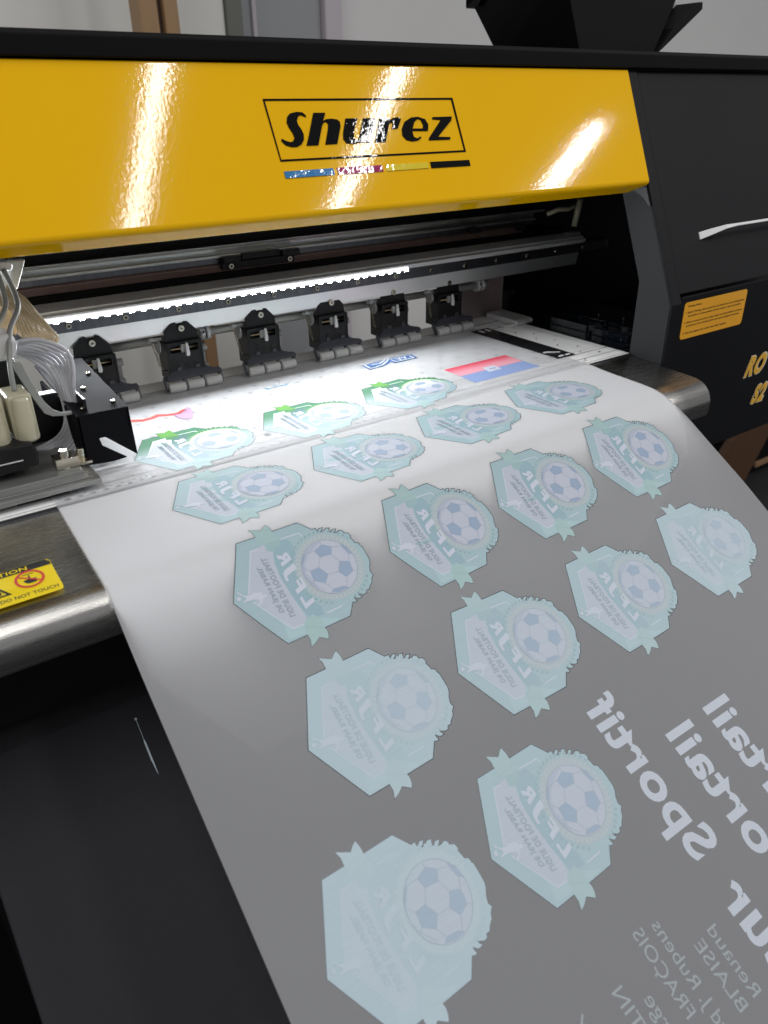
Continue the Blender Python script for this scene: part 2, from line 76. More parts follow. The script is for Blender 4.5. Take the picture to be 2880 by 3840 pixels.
def tube(bm, pts, r, n=10, mi=0):
    pts = [Vector(p) for p in pts]; rings = []; up = None
    for i, p in enumerate(pts):
        d = (pts[min(i+1, len(pts)-1)]-pts[max(i-1, 0)]).normalized()
        if up is None: up = d.orthogonal().normalized()
        up = (up-d*up.dot(d)).normalized(); b = d.cross(up)
        rings.append([bm.verts.new(p+(up*math.cos(2*math.pi*k/n)+b*math.sin(2*math.pi*k/n))*r) for k in range(n)])
    for A, B in zip(rings, rings[1:]):
        for k in range(n):
            f = bm.faces.new((A[k], A[(k+1) % n], B[(k+1) % n], B[k])); f.smooth = True; f.material_index = mi
    bm.faces.new(rings[0][::-1]); bm.faces.new(rings[-1])
    return bm
def tess(loops):
    L = [[Vector((p[0], p[1], 0)) for p in l] for l in loops]
    flat = [p for l in L for p in l]
    return flat, tessellate_polygon(L)
def prism(bm, loops, fn, depth, mi=0, side=None):
    """extrude closed 2D loops; fn(a, b, t) -> 3D, t in 0..depth"""
    flat, tris = tess(loops)
    A = [bm.verts.new(fn(p.x, p.y, 0)) for p in flat]; B = [bm.verts.new(fn(p.x, p.y, depth)) for p in flat]
    for t in tris:
        try:
            bm.faces.new([A[i] for i in t]).material_index = mi; bm.faces.new([B[i] for i in reversed(t)]).material_index = mi
        except ValueError: pass
    k = 0
    for l in loops:
        n = len(l)
        for i in range(n):
            f = bm.faces.new((A[k+i], A[k+(i+1) % n], B[k+(i+1) % n], B[k+i])); f.material_index = mi if side is None else side
        k += n
    bmesh.ops.recalc_face_normals(bm, faces=bm.faces)
    return bm
def extr_x(bm, prof, x0, x1, mi=0):
    """solid with closed (y, z) profile between x0 and x1"""
    return prism(bm, [prof], lambda a, b, t: (x0+t, a, b), x1-x0, mi)
# ---------------------------------------------------------------- materials
def mat(name, col, rough=.5, metal=0., bump=None, var=None, coat=0., spec=.5, emit=None, bscale=None, stretch=None, sheen=0, crough=.05, ior=None):
    m = bpy.data.materials.new(name); m.use_nodes = True; nt = m.node_tree; N = nt.nodes; Lk = nt.links
    b = N['Principled BSDF']; b.inputs['Base Color'].default_value = (*col, 1); b.inputs['Roughness'].default_value = rough
    b.inputs['Metallic'].default_value = metal; b.inputs['Specular IOR Level'].default_value = spec
    b.inputs['Coat Weight'].default_value = coat; b.inputs['Coat Roughness'].default_value = crough
    if emit: b.inputs['Emission Color'].default_value = (*emit[0], 1); b.inputs['Emission Strength'].default_value = emit[1]
    tc = N.new('ShaderNodeTexCoord'); mp = N.new('ShaderNodeMapping'); Lk.new(tc.outputs['Object'], mp.inputs[0])
    if stretch: mp.inputs['Scale'].default_value = stretch
    if bump:
        n = N.new('ShaderNodeTexNoise'); n.inputs['Scale'].default_value = bump[0]; n.inputs['Detail'].default_value = 3
        Lk.new(mp.outputs[0], n.inputs['Vector'])
        bp = N.new('ShaderNodeBump'); bp.inputs['Strength'].default_value = bump[1]; bp.inputs['Distance'].default_value = bump[2] if len(bump) > 2 else .0005
        Lk.new(n.outputs['Fac'], bp.inputs['Height']); Lk.new(bp.outputs[0], b.inputs['Normal'])
        if coat: Lk.new(bp.outputs[0], b.inputs['Coat Normal'])
    if var:   # (scale, amount): slow variation of colour and roughness (wear)
        n = N.new('ShaderNodeTexNoise'); n.inputs['Scale'].default_value = var[0]; n.inputs['Detail'].default_value = 6; n.inputs['Roughness'].default_value = .65
        Lk.new(mp.outputs[0], n.inputs['Vector'])
        mx = N.new('ShaderNodeMix'); mx.data_type = 'RGBA'; mx.inputs[6].default_value = (*[c*(1-var[1]) for c in col], 1); mx.inputs[7].default_value = (*[min(1, c*(1+var[1])) for c in col], 1)
        Lk.new(n.outputs['Fac'], mx.inputs[0]); Lk.new(mx.outputs[2], b.inputs['Base Color'])
        mr = N.new('ShaderNodeMapRange'); mr.inputs[3].default_value = max(0, rough-.6*var[1]*rough); mr.inputs[4].default_value = min(1, rough+.6*var[1]*rough)
        Lk.new(n.outputs['Fac'], mr.inputs[0]); Lk.new(mr.outputs[0], b.inputs['Roughness'])
    return m
M = {}
M['yellow'] = mat('yellow gloss paint', (.81, .44, .0006), .6, bump=(330, .5, .00008), coat=.6, crough=.06, var=(3, .03), spec=.0)
M['black'] = mat('black powder coat', (.0055, .0055, .0058), .6, bump=(1500, .35, .0003), var=(9, .18), spec=.13)
M['blackpanel'] = mat('black satin panel', (.0055, .0058, .0070), .55, bump=(1800, .3, .0002), var=(6, .15), spec=.14)
M['blackin'] = mat('black interior', (.004, .004, .0045), .6, spec=.15)
M['blackpl'] = mat('black plastic', (.009, .009, .010), .42, bump=(500, .15, .0002), var=(60, .3), spec=.3)
M['greypl'] = mat('dark grey moulded plastic', (.060, .064, .080), .38, bump=(300, .1, .0002))
M['wallgrey'] = mat('grey powder coated bracket', (.026, .027, .029), .65, spec=.2, bump=(1500, .5, .0004), var=(14, .15))
M['alu'] = mat('brushed aluminium', (.82, .82, .81), .45, .4, bump=(220, .12, .0002), var=(20, .10), stretch=(1, 6, 6))
M['aludark'] = mat('scratched dark aluminium', (.16, .165, .18), .36, 1, bump=(60, .5, .0006), var=(40, .4), stretch=(6, 1, 1))
M['rail1'] = mat('anodised rail', (.50, .50, .46), .42, .3, var=(30, .1))
M['railm'] = mat('polished rail metal', (.80, .80, .77), .28, 1, bump=(200, .1, .0002), var=(30, .12), stretch=(1, 6, 6))
M['brownrail'] = mat('linear guide steel', (.34, .24, .22), .34, .8, bump=(300, .2, .0002), var=(60, .25))
M['platen'] = mat('printing table', (.90, .90, .89), .42, 0, var=(12, .05), bump=(700, .08, .0002))
M['groove'] = mat('table groove', (.10, .10, .10), .6)
M['steel'] = mat('brushed stainless steel', (.66, .64, .60), .27, 1, bump=(170, .20, .0004), var=(25, .35), stretch=(.35, 16, 16))
_st = M['steel'].node_tree; _b = _st.nodes['Principled BSDF']; _b.inputs['Anisotropic'].default_value = .6; _b.inputs['Anisotropic Rotation'].default_value = 0.25
_tg = _st.nodes.new('ShaderNodeTangent'); _tg.direction_type = 'RADIAL'; _tg.axis = 'X'; _st.links.new(_tg.outputs[0], _b.inputs['Tangent'])
M['roller'] = mat('grey rubber roller', (.60, .61, .60), .62, bump=(900, .25, .0003), var=(200, .08))
M['steelgrey'] = mat('dull machined steel', (.36, .36, .35), .35, .7, bump=(120, .2, .0003), var=(30, .25), stretch=(1, 5, 5))
M['white'] = mat('white plastic', (.74, .74, .74), .4)
M['clear'] = mat('frosted grey plastic', (.33, .34, .33), .32)
M['spring'] = mat('spring steel', (.42, .36, .26), .3, 1)
M['screw'] = mat('nickel screw', (.62, .58, .48), .22, 1)
M['screwhole'] = mat('socket', (.01, .01, .01), .5)
M['gold'] = mat('brass rod', (.55, .42, .25), .28, 1)
M['cable'] = mat('white flat cable', (.62, .62, .66), .5, bump=(300, .6, .001), var=(80, .1), stretch=(1, 1, 5))
M['cablegrey'] = mat('grey cable', (.30, .31, .30), .45)
M['tan'] = mat('tan ribbon cable', (.36, .27, .15), .5, var=(40, .25), stretch=(1, 1, 6))
M['cream'] = mat('cream ink damper', (.50, .47, .34), .3, var=(25, .15))
M['wall'] = mat('painted wall', (.80, .785, .765), .8, bump=(60, .1, .001), var=(2, .05))
M['wallpink'] = mat('white door frame', (.60, .55, .58), .6)
M['wallgreen'] = mat('grey door leaf', (.36, .365, .38), .6)
M['olive'] = mat('grey green trim', (.16, .165, .14), .6)
M['board'] = mat('white board', (.82, .81, .76), .6, var=(3, .05))
M['wood'] = mat('varnished wood', (.36, .215, .105), .45, bump=(50, .2, .001), var=(30, .25), stretch=(4, 4, .4))
M['wooddark'] = mat('dark wood groove', (.07, .035, .02), .5)
M['woodb'] = mat('brown board', (.085, .040, .018), .5, bump=(60, .2, .001), var=(25, .2), stretch=(3, 3, .6))
M['woodedge'] = mat('raw board edge', (.30, .17, .09), .6)
M['floor'] = mat('dark floor', (.02, .02, .022), .5, var=(4, .2))
M['tray'] = mat('dark grey tray', (.026, .026, .029), .8, spec=.2, bump=(1400, .3, .0003), var=(7, .12))
M['led'] = mat('led chip', (1, 1, 1), .5, emit=((.93, .97, 1), LED_GLOW))
M['ledcover'] = mat('led strip silicone', (.85, .86, .85), .15, coat=.6, bump=(200, .4, .0006), emit=((.95, .98, 1), .8))
M['inkwet'] = mat('ink stained metal', (.02, .03, .045), .14, .3, var=(18, .5), bump=(120, .5, .001), coat=1)
M['label'] = mat('orange label', (.78, .36, .015), .42, coat=.2, var=(30, .06))
M['labeltxt'] = mat('label print', (.02, .015, .01), .5)
M['cauty'] = mat('caution yellow', (.83, .62, .01), .38, coat=.3, var=(40, .05))
M['cautk'] = mat('caution black', (.025, .025, .028), .4, coat=.3)
M['cautr'] = mat('caution red', (.62, .05, .05), .4, coat=.3)
M['gold_l'] = mat('gold letter', (.72, .40, .04), .4)
M['cream_l'] = mat('letter rim', (.75, .68, .5), .4)
M['gloss_k'] = mat('domed black resin', (.004, .004, .004), .5, coat=.45, crough=.03, spec=.0, bump=(90, .22, .001))
M['c_cyan'] = mat('domed cyan resin', (.02, .18, .42), .08, coat=1, bump=(60, .4, .002))
M['c_mag'] = mat('domed magenta resin', (.33, .012, .10), .08, coat=1, bump=(60, .4, .002))
M['c_yel'] = mat('domed yellow resin', (.72, .55, .01), .08, coat=1, bump=(60, .4, .002))
# ---------------------------------------------------------------- the curved film surface
ST, TL, TR = D_['ST'], D_['TL'], D_['TR']
def P(x, s, off=0.):
    t = min(max(x/.6, 0), 1)
    i = 0
    while i < len(ST)-2 and ST[i+1] < s: i += 1
    k = (s-ST[i])/(ST[i+1]-ST[i])
    def q(j):
        a, b = TL[j], TR[j]
        return Vector((a[0]*(1-t)+b[0]*t, a[1]*(1-t)+b[1]*t))
    v = q(i).lerp(q(i+1), k)
    if off:
        d = (q(i+1)-q(i)).normalized(); n = Vector((d.y, -d.x))      # film runs towards -y, so this points up
        # average with the neighbours so that layers never cross in the bend
        d0 = (q(i)-q(max(i-1, 0))); d0 = d0.normalized() if d0.length > 0 else d
        d2 = (q(min(i+2, len(ST)-1))-q(i+1)); d2 = d2.normalized() if d2.length > 0 else d
        n0 = (Vector((d0.y, -d0.x))+n).normalized(); n1 = (Vector((d2.y, -d2.x))+n).normalized()
        nn = n0.lerp(n1, k); v = v+nn*off
    return Vector((x, v.x, v.y))
def flat_to_film(bm, off):
    """bm lies flat in (x, s); cut it along the stations and bend it"""
    if not bm.verts: return bm
    lo = min(v.co.y for v in bm.verts); hi = max(v.co.y for v in bm.verts)
    for s in ST:
        if lo+1e-6 < s < hi-1e-6:
            bmesh.ops.bisect_plane(bm, geom=bm.verts[:]+bm.edges[:]+bm.faces[:], plane_co=(0, s, 0), plane_no=(0, 1, 0), dist=1e-7)
    la = bm.verts.layers.float.get('s') or bm.verts.layers.float.new('s')
    for v in bm.verts:
        v[la] = v.co.y
        v.co = P(v.co.x, v.co.y, off+v.co.z)
    for f in bm.faces:
        f.normal_update()
        if f.normal.z < 0: f.normal_flip()
    return bm
def poly(bm, loops, z=0, mi=0):
    flat, tris = tess(loops); V = [bm.verts.new((p.x, p.y, z)) for p in flat]
    for t in tris:
        try: bm.faces.new([V[i] for i in t]).material_index = mi
        except ValueError: pass
def stroke(bm, pts, w, z=0, mi=0, closed=False):
    pts = [Vector((p[0], p[1])) for p in pts]; n = len(pts); A = []
    for i in range(n):
        a = pts[(i-1) % n] if closed or i > 0 else pts[i]; b = pts[(i+1) % n] if closed or i < n-1 else pts[i]
        d0 = (pts[i]-a); d1 = (b-pts[i])
        d0 = d0.normalized() if d0.length > 1e-9 else d1.normalized(); d1 = d1.normalized() if d1.length > 1e-9 else d0
        m = (d0+d1); m = m.normalized() if m.length > 1e-6 else d0
        nn = Vector((-m.y, m.x)); k = 1/max(.5, nn.dot(Vector((-d0.y, d0.x))))
        A.append((bm.verts.new((*(pts[i]+nn*w*.5*k), z)), bm.verts.new((*(pts[i]-nn*w*.5*k), z))))
    for i in range(n if closed else n-1):
        a, b = A[i], A[(i+1) % n]
        try: bm.faces.new((a[0], a[1], b[1], b[0])).material_index = mi
        except ValueError: pass
_tc = {}
def text_tris(s, bold=0.):
    if (s, bold) in _tc: return _tc[(s, bold)]
    c = bpy.data.curves.new('t', 'FONT'); c.body = s; c.size = 1; c.offset = bold; c.space_character = 1+bold*3; c.resolution_u = 4
    o = bpy.data.objects.new('t', c); COL.objects.link(o); bpy.context.view_layer.update()
    me = bpy.data.meshes.new_from_object(o.evaluated_get(bpy.context.evaluated_depsgraph_get()))
    V = [v.co.copy() for v in me.vertices]; F = [list(p.vertices) for p in me.polygons]
    bpy.data.objects.remove(o); bpy.data.curves.remove(c); bpy.data.meshes.remove(me)
    x0 = min(v.x for v in V); x1 = max(v.x for v in V)
    _tc[(s, bold)] = ([(v.x-x0, v.y) for v in V], F, x1-x0); return _tc[(s, bold)]
CAP = .729
def text(bm, s, A, B, H, bold=0., z=0, mi=0, fn=None):
    """A start and B end of the baseline, H the point one capital height above A"""
    V, F, w = text_tris(s, bold); A, B, H = Vector(A), Vector(B), Vector(H)
    u = (B-A)/w; h = (H-A)/CAP
    vs = []
    for x, y in V:
        p = A+u*x+h*y
        vs.append(bm.verts.new(fn(p.x, p.y, z) if fn else (p.x, p.y, z)))
    for f in F:
        try: bm.faces.new([vs[i] for i in f]).material_index = mi
        except ValueError: pass
def circ(c, r, n=40, a0=0, a1=2*math.pi): return [(c[0]+r*math.cos(a0+(a1-a0)*i/n), c[1]+r*math.sin(a0+(a1-a0)*i/n)) for i in range(n if abs(a1-a0-2*math.pi) < 1e-6 else n+1)]

# ---------------------------------------------------------------- the room behind
ZF = -.95
tag(obj('floor', BX(-4, 5, -4, 3, ZF-.05, ZF), M['floor']), kind='structure')
WY = 1.35
tag(obj('wall', BX(-3, 5, WY, WY+.1, ZF, 2.2), M['wall']), 'plain light grey wall behind the printer', 'wall', kind='structure')
def vbox(name, m, x0, x1, y0, y1, label, cat, z0=ZF, z1=2.1): return tag(obj(name, BX(x0, x1, y0, y1, z0, z1), m, bevel=.002), label, cat)
def xat(px, y):     # world x of an image column at the top edge of the picture, at depth y
    d = RM @ Vector((px-1440, 1920-60, -2887)); t = (y-CAMP.y)/d.y; return CAMP.x+t*d.x
t = thing('wooden_post', 'brown varnished wooden post with a dark groove, standing behind the printer', 'post', (xat(595, 1.0), 1.0, ZF))
a, b, c, d = xat(524, 1.), xat(596, 1.), xat(618, 1.), xat(672, 1.)
obj('post_board', BX(a, b, 1.0, 1.05, ZF, 2.1), M['wood'], t, bevel=.003); obj('post_groove', BX(b, c, 1.015, 1.05, ZF, 2.1), M['wooddark'], t)
obj('post_board', BX(c, d, 1.0, 1.05, ZF, 2.1), M['wood'], t, bevel=.003)
t = thing('white_board', 'off-white board leaning upright to the left of the wooden post', 'board', (0, 1.2, ZF))
obj('panel', BX(-1.6, xat(842, 1.2), 1.2, 1.22, ZF, 2.1), M['board'], t, bevel=.002)
obj('edge_trim', BX(xat(842, 1.2)+.001, xat(902, 1.2), 1.19, 1.22, ZF, 2.1), M['olive'], t, bevel=.002)
t = thing('door', 'pale grey door with a lighter pinkish frame behind the printer', 'door', (xat(1000, 1.3), 1.3, ZF))
obj('door_leaf', BX(xat(905, 1.3), xat(1210, 1.3), 1.31, 1.345, ZF, 1.9), M['wallgreen'], t, bevel=.002)
obj('door_frame', BX(xat(1212, 1.3), xat(1275, 1.3), 1.29, 1.345, ZF, 1.95), M['wallpink'], t, bevel=.004)
obj('door_moulding', BX(xat(948, 1.3), xat(965, 1.3), 1.302, 1.311, ZF, 1.9), M['wallpink'], t, bevel=.003)
# lamps on the ceiling
for k, (p, L, pw) in enumerate(TUBES):
    lab = ('long ceiling tube lamp nearest the wall post', 'long ceiling tube lamp in the middle of the row', 'long ceiling tube lamp farthest to the right')[k]
    tag(obj('ceiling_lamp', BX(p[0]-.08, p[0]+.08, p[1]-L/2-.02, p[1]+L/2+.02, p[2]+.01, p[2]+.06), M['white'], bevel=.005), lab, 'ceiling lamp', 'tube lamps on the ceiling')

# ---------------------------------------------------------------- the printer
PR = thing('wide_format_printer', 'black and yellow wide-format film printer with a steel front lip', 'printer', (.2, .1, ZF))
LN = lambda z, off=0.: -.046+.44*(z-.064)+off          # y of the leaning front at height z
UPV = Vector((0, .44, 1)).normalized(); NV = Vector((0, -1, .44)).normalized()
XL = -.62
# yellow cover
prof = [(LN(.3005, -.005), .3005), (LN(.192, -.005), .192), (LN(.192, -.005)+.0012, .1885), (.0195, .1795), (.0197, .186), (LN(.194, 0), .194), (LN(.2985, 0), .2985)]
bm = bmesh.new(); x1 = .6755
extr_x(bm, prof, XL, x1)
for v in bm.verts:      # the lip is cut back at its right end
    if v.co.x > .6 and v.co.z < .184: v.co.x -= .022
yc = obj('yellow_cover', bm, M['yellow'], PR, bevel=.0028, seg=4)
bm = bmesh.new(); extr_x(bm, [(.0205, .1865), (LN(.194, .0005), .194), (LN(.2985, .0005), .2985), (.20, .2985), (.20, .2950), (LN(.290, .012), .290), (.0265, .1865)], XL, .674)
obj('bounce_liner', bm, mat('grey unseen bounce liner', (.05, .05, .05), .7), PR)  # unseen liner added to keep yellow bounce off the rails
BASE = Vector((0, LN(.19, -.005), .19))
def onyel(a, b, t=0): return Vector((a, 0, 0))+BASE+UPV*b+NV*t
Yd = D_['Y']
bm = bmesh.new(); prism(bm, [Yd['frame'], Yd['framei']], lambda a, b, t: onyel(a, b, t), .0007)
obj('logo_frame', bm, M['gloss_k'], yc, bevel=.0003)
bm = bmesh.new()
for k in 'Shurz': prism(bm, [Yd[k]], lambda a, b, t: onyel(a, b, t), .0009)
prism(bm, [Yd['e'], Yd['ehole']], lambda a, b, t: onyel(a, b, t), .0009)
obj('logo_lettering', bm, M['gloss_k'], yc, bevel=.0004, seg=3)
for l, m in zip(Yd['bars'], ('c_cyan', 'c_mag', 'c_yel', 'gloss_k')):
    bm = bmesh.new(); prism(bm, [l], lambda a, b, t: onyel(a, b, t), .0008); obj('colour_bar', bm, M[m], yc, bevel=.0003)
# top black cover
bm = bmesh.new(); extr_x(bm, [(.0500, .3014), (.0485, .3150), (.0505, .3176), (.33, .3176), (.33, .3014)], XL, 1.6)
obj('top_cover', bm, M['black'], PR, bevel=.0012)
# side frame wall facing the film
bm = bmesh.new()
fr = [(-.046, -.145), (-.046, .064), (LN(.3), .3), (.085, .3), (.041, .176), (.002, .084), (.002, -.02), (.002, -.145)]
extr_x(bm, fr, .6762, .6932); sf = obj('side_frame', bm, M['wallgrey'], PR, bevel=.0012)
bm = bmesh.new(); extr_x(bm, [(-.0478, -.145), (-.0478, .0645), (LN(.3, -.0018), .3), (LN(.3, .002), .3), (-.044, .0635), (-.044, -.145)], .6762, .6932)
obj('frame_face', bm, M['blackpanel'], sf, bevel=.0006)
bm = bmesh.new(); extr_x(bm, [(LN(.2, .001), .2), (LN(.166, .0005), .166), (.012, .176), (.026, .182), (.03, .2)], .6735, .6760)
obj('shadow_plate', bm, M['blackpl'], PR)  # black plate stands in for the cover's shadow on the side wall
# right body: lower panel and upper door
lp = obj('lower_panel', BX(.6945, 1.55, -.046, -.043, -.1425, .0712), M['blackpanel'], PR, bevel=.0012)
bm = bmesh.new(); extr_x(bm, [(LN(.0735), .0735), (LN(.2995), .2995), (LN(.2995)+.003, .2995), (LN(.0735)+.003, .0735)], .6952, 1.55)
dr = obj('upper_door', bm, M['blackpanel'], PR, bevel=.0012)
bm = bmesh.new()
h0 = Vector((.752, LN(.131), .131))
def onlean(x, z, o=0): return Vector((x, LN(z), z))+NV*o
hp = [(.7505, .1256, .1334, .001), (.762, .1272, .1340, .008), (.779, .1300, .1342, .018), (.80, .1310, .1338, .0195), (.99, .1310, .1338, .0195)]
prev = None
for x, za, zb, o in hp:
    ring = [bm.verts.new(onlean(x, za, o)), bm.verts.new(onlean(x, zb, o)), bm.verts.new(onlean(x, zb, o-.003)), bm.verts.new(onlean(x, za, o-.003))]
    if prev:
        for i in range(4): bm.faces.new((prev[i], prev[(i+1) % 4], ring[(i+1) % 4], ring[i]))
    else: bm.faces.new(ring)
    prev = ring
bm.faces.new(prev[::-1]); bmesh.ops.recalc_face_normals(bm, faces=bm.faces)
obj('handle', bm, M['white'], dr, bevel=.0005)
# label
def onfront(a, b, t=0): return Vector((a, -.046-t, b))
def rrect(x0, x1, y0, y1, r, n=6):
    o = []
    for cx, cy, a in ((x1-r, y1-r, 0), (x0+r, y1-r, 90), (x0+r, y0+r, 180), (x1-r, y0+r, 270)):
        o += [(cx+r*math.cos(math.radians(a+90*i/n)), cy+r*math.sin(math.radians(a+90*i/n))) for i in range(n+1)]
    return o
bm = bmesh.new(); prism(bm, [rrect(.7020, .8268, .0208, .0640, .0045)], onfront, .0004)
lb = obj('notes_label', bm, M['label'], lp)
bm = bmesh.new()
fl = lambda a, b, t: onfront(a, b, .0006)
rows = [('Printing Notes:', .7085, .7345, .0588), ('1. Before Printing, please check for any obstacles on the printing platen,', .7065, .8235, .0515),
        ('the handle is in down position and the media is clean and smooth.', .7110, .8170, .0472), ('2. Before moving the printer, please make sure the printhead is properly', .7065, .8225, .0398),
        ('positioned on the cleaning station and secured against movement.', .7110, .8175, .0356), ('3. Clean the capping units and the wiper blade regularly', .7060, .7925, .0272)]
for s, xa, xb, z in rows: text(bm, s, (xa, z-.0005), (xb, z-.0005), (xa, z+.0018), .012, fn=fl)
obj('label_text', bm, M['labeltxt'], lb)
bm = bmesh.new(); sl = .35
def slant(bm, s, x, z, cap, w, bold, off, mi):
    V, F, ww = text_tris(s, bold)
    vs = [bm.verts.new(onfront(x+a*cap/CAP*w+b*cap/CAP*sl, z+b*cap/CAP, off)) for a, b in V]
    for f in F:
        try: bm.faces.new([vs[i] for i in f]).material_index = mi
        except ValueError: pass
slant(bm, 'RO', .8595, -.0545, .0255, .80, .075, .0004, 1); slant(bm, 'RO', .8600, -.0542, .0250, .80, .050, .0008, 0)
slant(bm, 'S2', .8900, -.0985, .0245, .80, .075, .0004, 1); slant(bm, 'S2', .8905, -.0982, .0240, .80, .050, .0008, 0)
obj('model_lettering', bm, [M['gold_l'], M['cream_l']], lp)
# lower apron under the lip, and inner black body
obj('apron', BX(XL, .6740, -.046, -.02, -.1452, -.0135), M['blackpl'], PR, bevel=.001)
obj('inner_tray', BX(.6945, 1.5, -.0, .36, -.06, -.045), M['blackin'], PR)
bm = bmesh.new(); box(bm, XL, 1.5, .33, .345, .075, .30); box(bm, .70, 1.5, .33, .345, -.1, .075)
box(bm, XL, .6752, .075, .33, .292, .3)
obj('rear_body', bm, M['blackin'], PR)
# table: thin plate with grooves, holes, ruler
bm = bmesh.new(); box(bm, XL, .6740, .0445, .245, -.012, 0); box(bm, XL, .6740, .0005, .0425, -.012, 0)
box(bm, XL, .6735, .0425, .0445, -.011, -.0015, 1)
box(bm, XL, .673, .0335, .0350, .0001, .0003, 2); box(bm, XL, .673, .0165, .0180, .0001, .0003, 2); box(bm, XL, .673, .0030, .0038, .0001, .0003, 2)
box(bm, XL, .673, .1835, .1850, .0001, .0003, 2); box(bm, XL, .673, .2105, .2140, .0001, .0003, 2)
for r in range(7):
    for c in range(46):
        x = -.12+c*.0293*.98+(r % 2)*.0145; y = .165-r*.0187
        if x > .585: continue
        poly(bm, [circ((x, y), .0021, 12)], .0004, 3)
poly(bm, [circ((.198, .0300), .0032, 16)], .0004, 3)
tb = obj('printing_table', bm, [M['platen'], M['groove'], mat('rib of the table', (.40, .40, .40), .5), mat('suction hole', (.03, .03, .03), .7)], PR)
bm = bmesh.new()
for k in range(0, 121):
    x = .605-k*.005
    if x < 0: break
    ln = .0042 if k % 2 == 0 else .0026
    box(bm, x-.00025, x+.00025, .0125-ln, .0125, .0002, .0004)
for k in range(0, 60, 1):
    x = .60-k*.01
    if x < .005: break
    text(bm, str(60-k), (x-.0022, .0045), (x+.0022, .0045), (x-.0022, .0075), .01, z=.0004)
obj('ruler', bm, mat('ruler print', (.16, .16, .17), .6), tb)
for x, y, r in [(x, y-(.019 if x < .64 else 0), .0012) for x in (.63, .6455) for y in (.170, .132, .095, .057)]+[(.648, .024, .0018), (.609, .0125, .0022)]:
    bm = bmesh.new(); cyl(bm, (x, y, 0), (x, y, .0014), r, r*.65, 14); obj('table_pin', bm, M['screw'], tb)
# steel front lip (follows the film path, rolls over at the front)
pl = [(0, -.0012), (-.05, -.0095), (-.085, -.0150), (-.1035, -.0178), (-.1100, -.0198), (-.1150, -.0236), (-.1180, -.0290), (-.1190, -.0360), (-.1185, -.0440), (-.1150, -.0530), (-.108, -.0535)]
pr_ = [(0, -.0012), (-.05, -.0042), (-.085, -.0056), (-.099, -.0072), (-.1060, -.0096), (-.1115, -.0140), (-.1152, -.0190), (-.1180, -.0265), (-.1183, -.0340), (-.1170, -.0440), (-.110, -.0450)]
def cr(pts, n):
    out = []
    for i in range(len(pts)-1):
        p0, p1, p2, p3 = [Vector(pts[min(max(j, 0), len(pts)-1)]) for j in (i-1, i, i+1, i+2)]
        for k in range(n):
            t = k/n; out.append(.5*((2*p1)+(-p0+p2)*t+(2*p0-5*p1+4*p2-p3)*t*t+(-p0+3*p1-3*p2+p3)*t**3))
    return out+[Vector(pts[-1])]
PL, PRr = cr(pl, 6), cr(pr_, 6)
bm = bmesh.new(); xs = [XL, -.3, 0, .15, .3, .45, .6, .6715]; rows = []
for x in xs:
    t = min(max(x/.6, 0), 1); rows.append([bm.verts.new((x, a.x*(1-t)+b.x*t, a.y*(1-t)+b.y*t)) for a, b in zip(PL, PRr)])
for A, B in zip(rows, rows[1:]):
    for i in range(len(A)-1): bm.faces.new((A[i], B[i], B[i+1], A[i+1])).smooth = True
bmesh.ops.recalc_face_normals(bm, faces=bm.faces)
lip = obj('steel_lip', bm, M['steel'], PR)
so = lip.modifiers.new('thick', 'SOLIDIFY'); so.thickness = .0012; so.offset = -1
bm = bmesh.new()
for f in (0,): box(bm, XL, .6715, -.004, .0004, -.0035, -.0004)
obj('lip_seam', bm, M['aludark'], lip)
bm = bmesh.new(); rws = []; ss = []
for k in range(13):
    x = .001+.0498*k
    # lies under the film, then hangs straight down in front of the lip
    r_ = []
    for i in range(33):
        q = .2605+.005*i; dip = max(0, q-.383)**2*17
        xx = .3+(x-.3)*(1-max(0, q-.385)*.75); e = P(xx, q, .0001)-Vector((0, 0, dip)); r_.append(bm.verts.new(e))
        if dip > .022: break
    for d in (.004, .010, .02, .035, .055, .08, .11):
        r_.append(bm.verts.new((.3+(e.x-.3)*(1-d*2.2), e.y, e.z-d)))
    rws.append(r_)
for A, B in zip(rws, rws[1:]):
    for i in range(len(A)-1): bm.faces.new((A[i], B[i], B[i+1], A[i+1])).smooth = True
obj('brightening_sheet', bm, mat('white brightening sheet', (.92, .92, .91), .8), lip)  # unseen white sheet added to brighten the film over the lip
obj('plate_bridge', BX(.6755, .6940, .0025, .02, -.03, -.002), M['blackin'], PR)
# caution sticker on the lip
Ca = D_['caution']
ct = bmesh.new()
def sq(c): return [(-.130, c[1][1]), (c[1][0], c[1][1]), (c[2][0], c[2][1]), (-.130, c[2][1])]
x1, s0, s1 = -.0228, .3206, .3578
poly(ct, [rrect(-.150, x1, s0, s1, .003)], 0, 0); cst = flat_to_film(ct, .0006); cs = obj('caution_sticker', cst, [M['cauty']], lip)
bm = bmesh.new(); poly(bm, [[(-.148, s0+.0002), (x1-.003, s0+.0002), (x1-.0004, s0+.003), (x1-.0004, s0+.0068), (-.148, s0+.0068)]], 0, 0)
text(bm, 'SURFACE DO NOT TOUCH', (-.083, s1-.0035), (x1-.0025, s1-.0035), (-.083, s1-.0070), .012, .0001, 0)
cc = (-.0398, .3368)
poly(bm, [[(cc[0]-.0045, cc[1]+.0010), (cc[0]-.0005, cc[1]-.0002), (cc[0]-.0003, cc[1]-.0042), (cc[0]+.0006, cc[1]-.0042), (cc[0]+.0008, cc[1]-.0002), (cc[0]+.0042, cc[1]+.0004), (cc[0]+.0034, cc[1]+.0048), (cc[0]-.0022, cc[1]+.0048)]], .0001, 0)
poly(bm, [[(cc[0]-.0035, cc[1]-.0058), (cc[0]+.0035, cc[1]-.0058), (cc[0]+.0035, cc[1]-.0051), (cc[0]-.0035, cc[1]-.0051)]], .0001, 0)
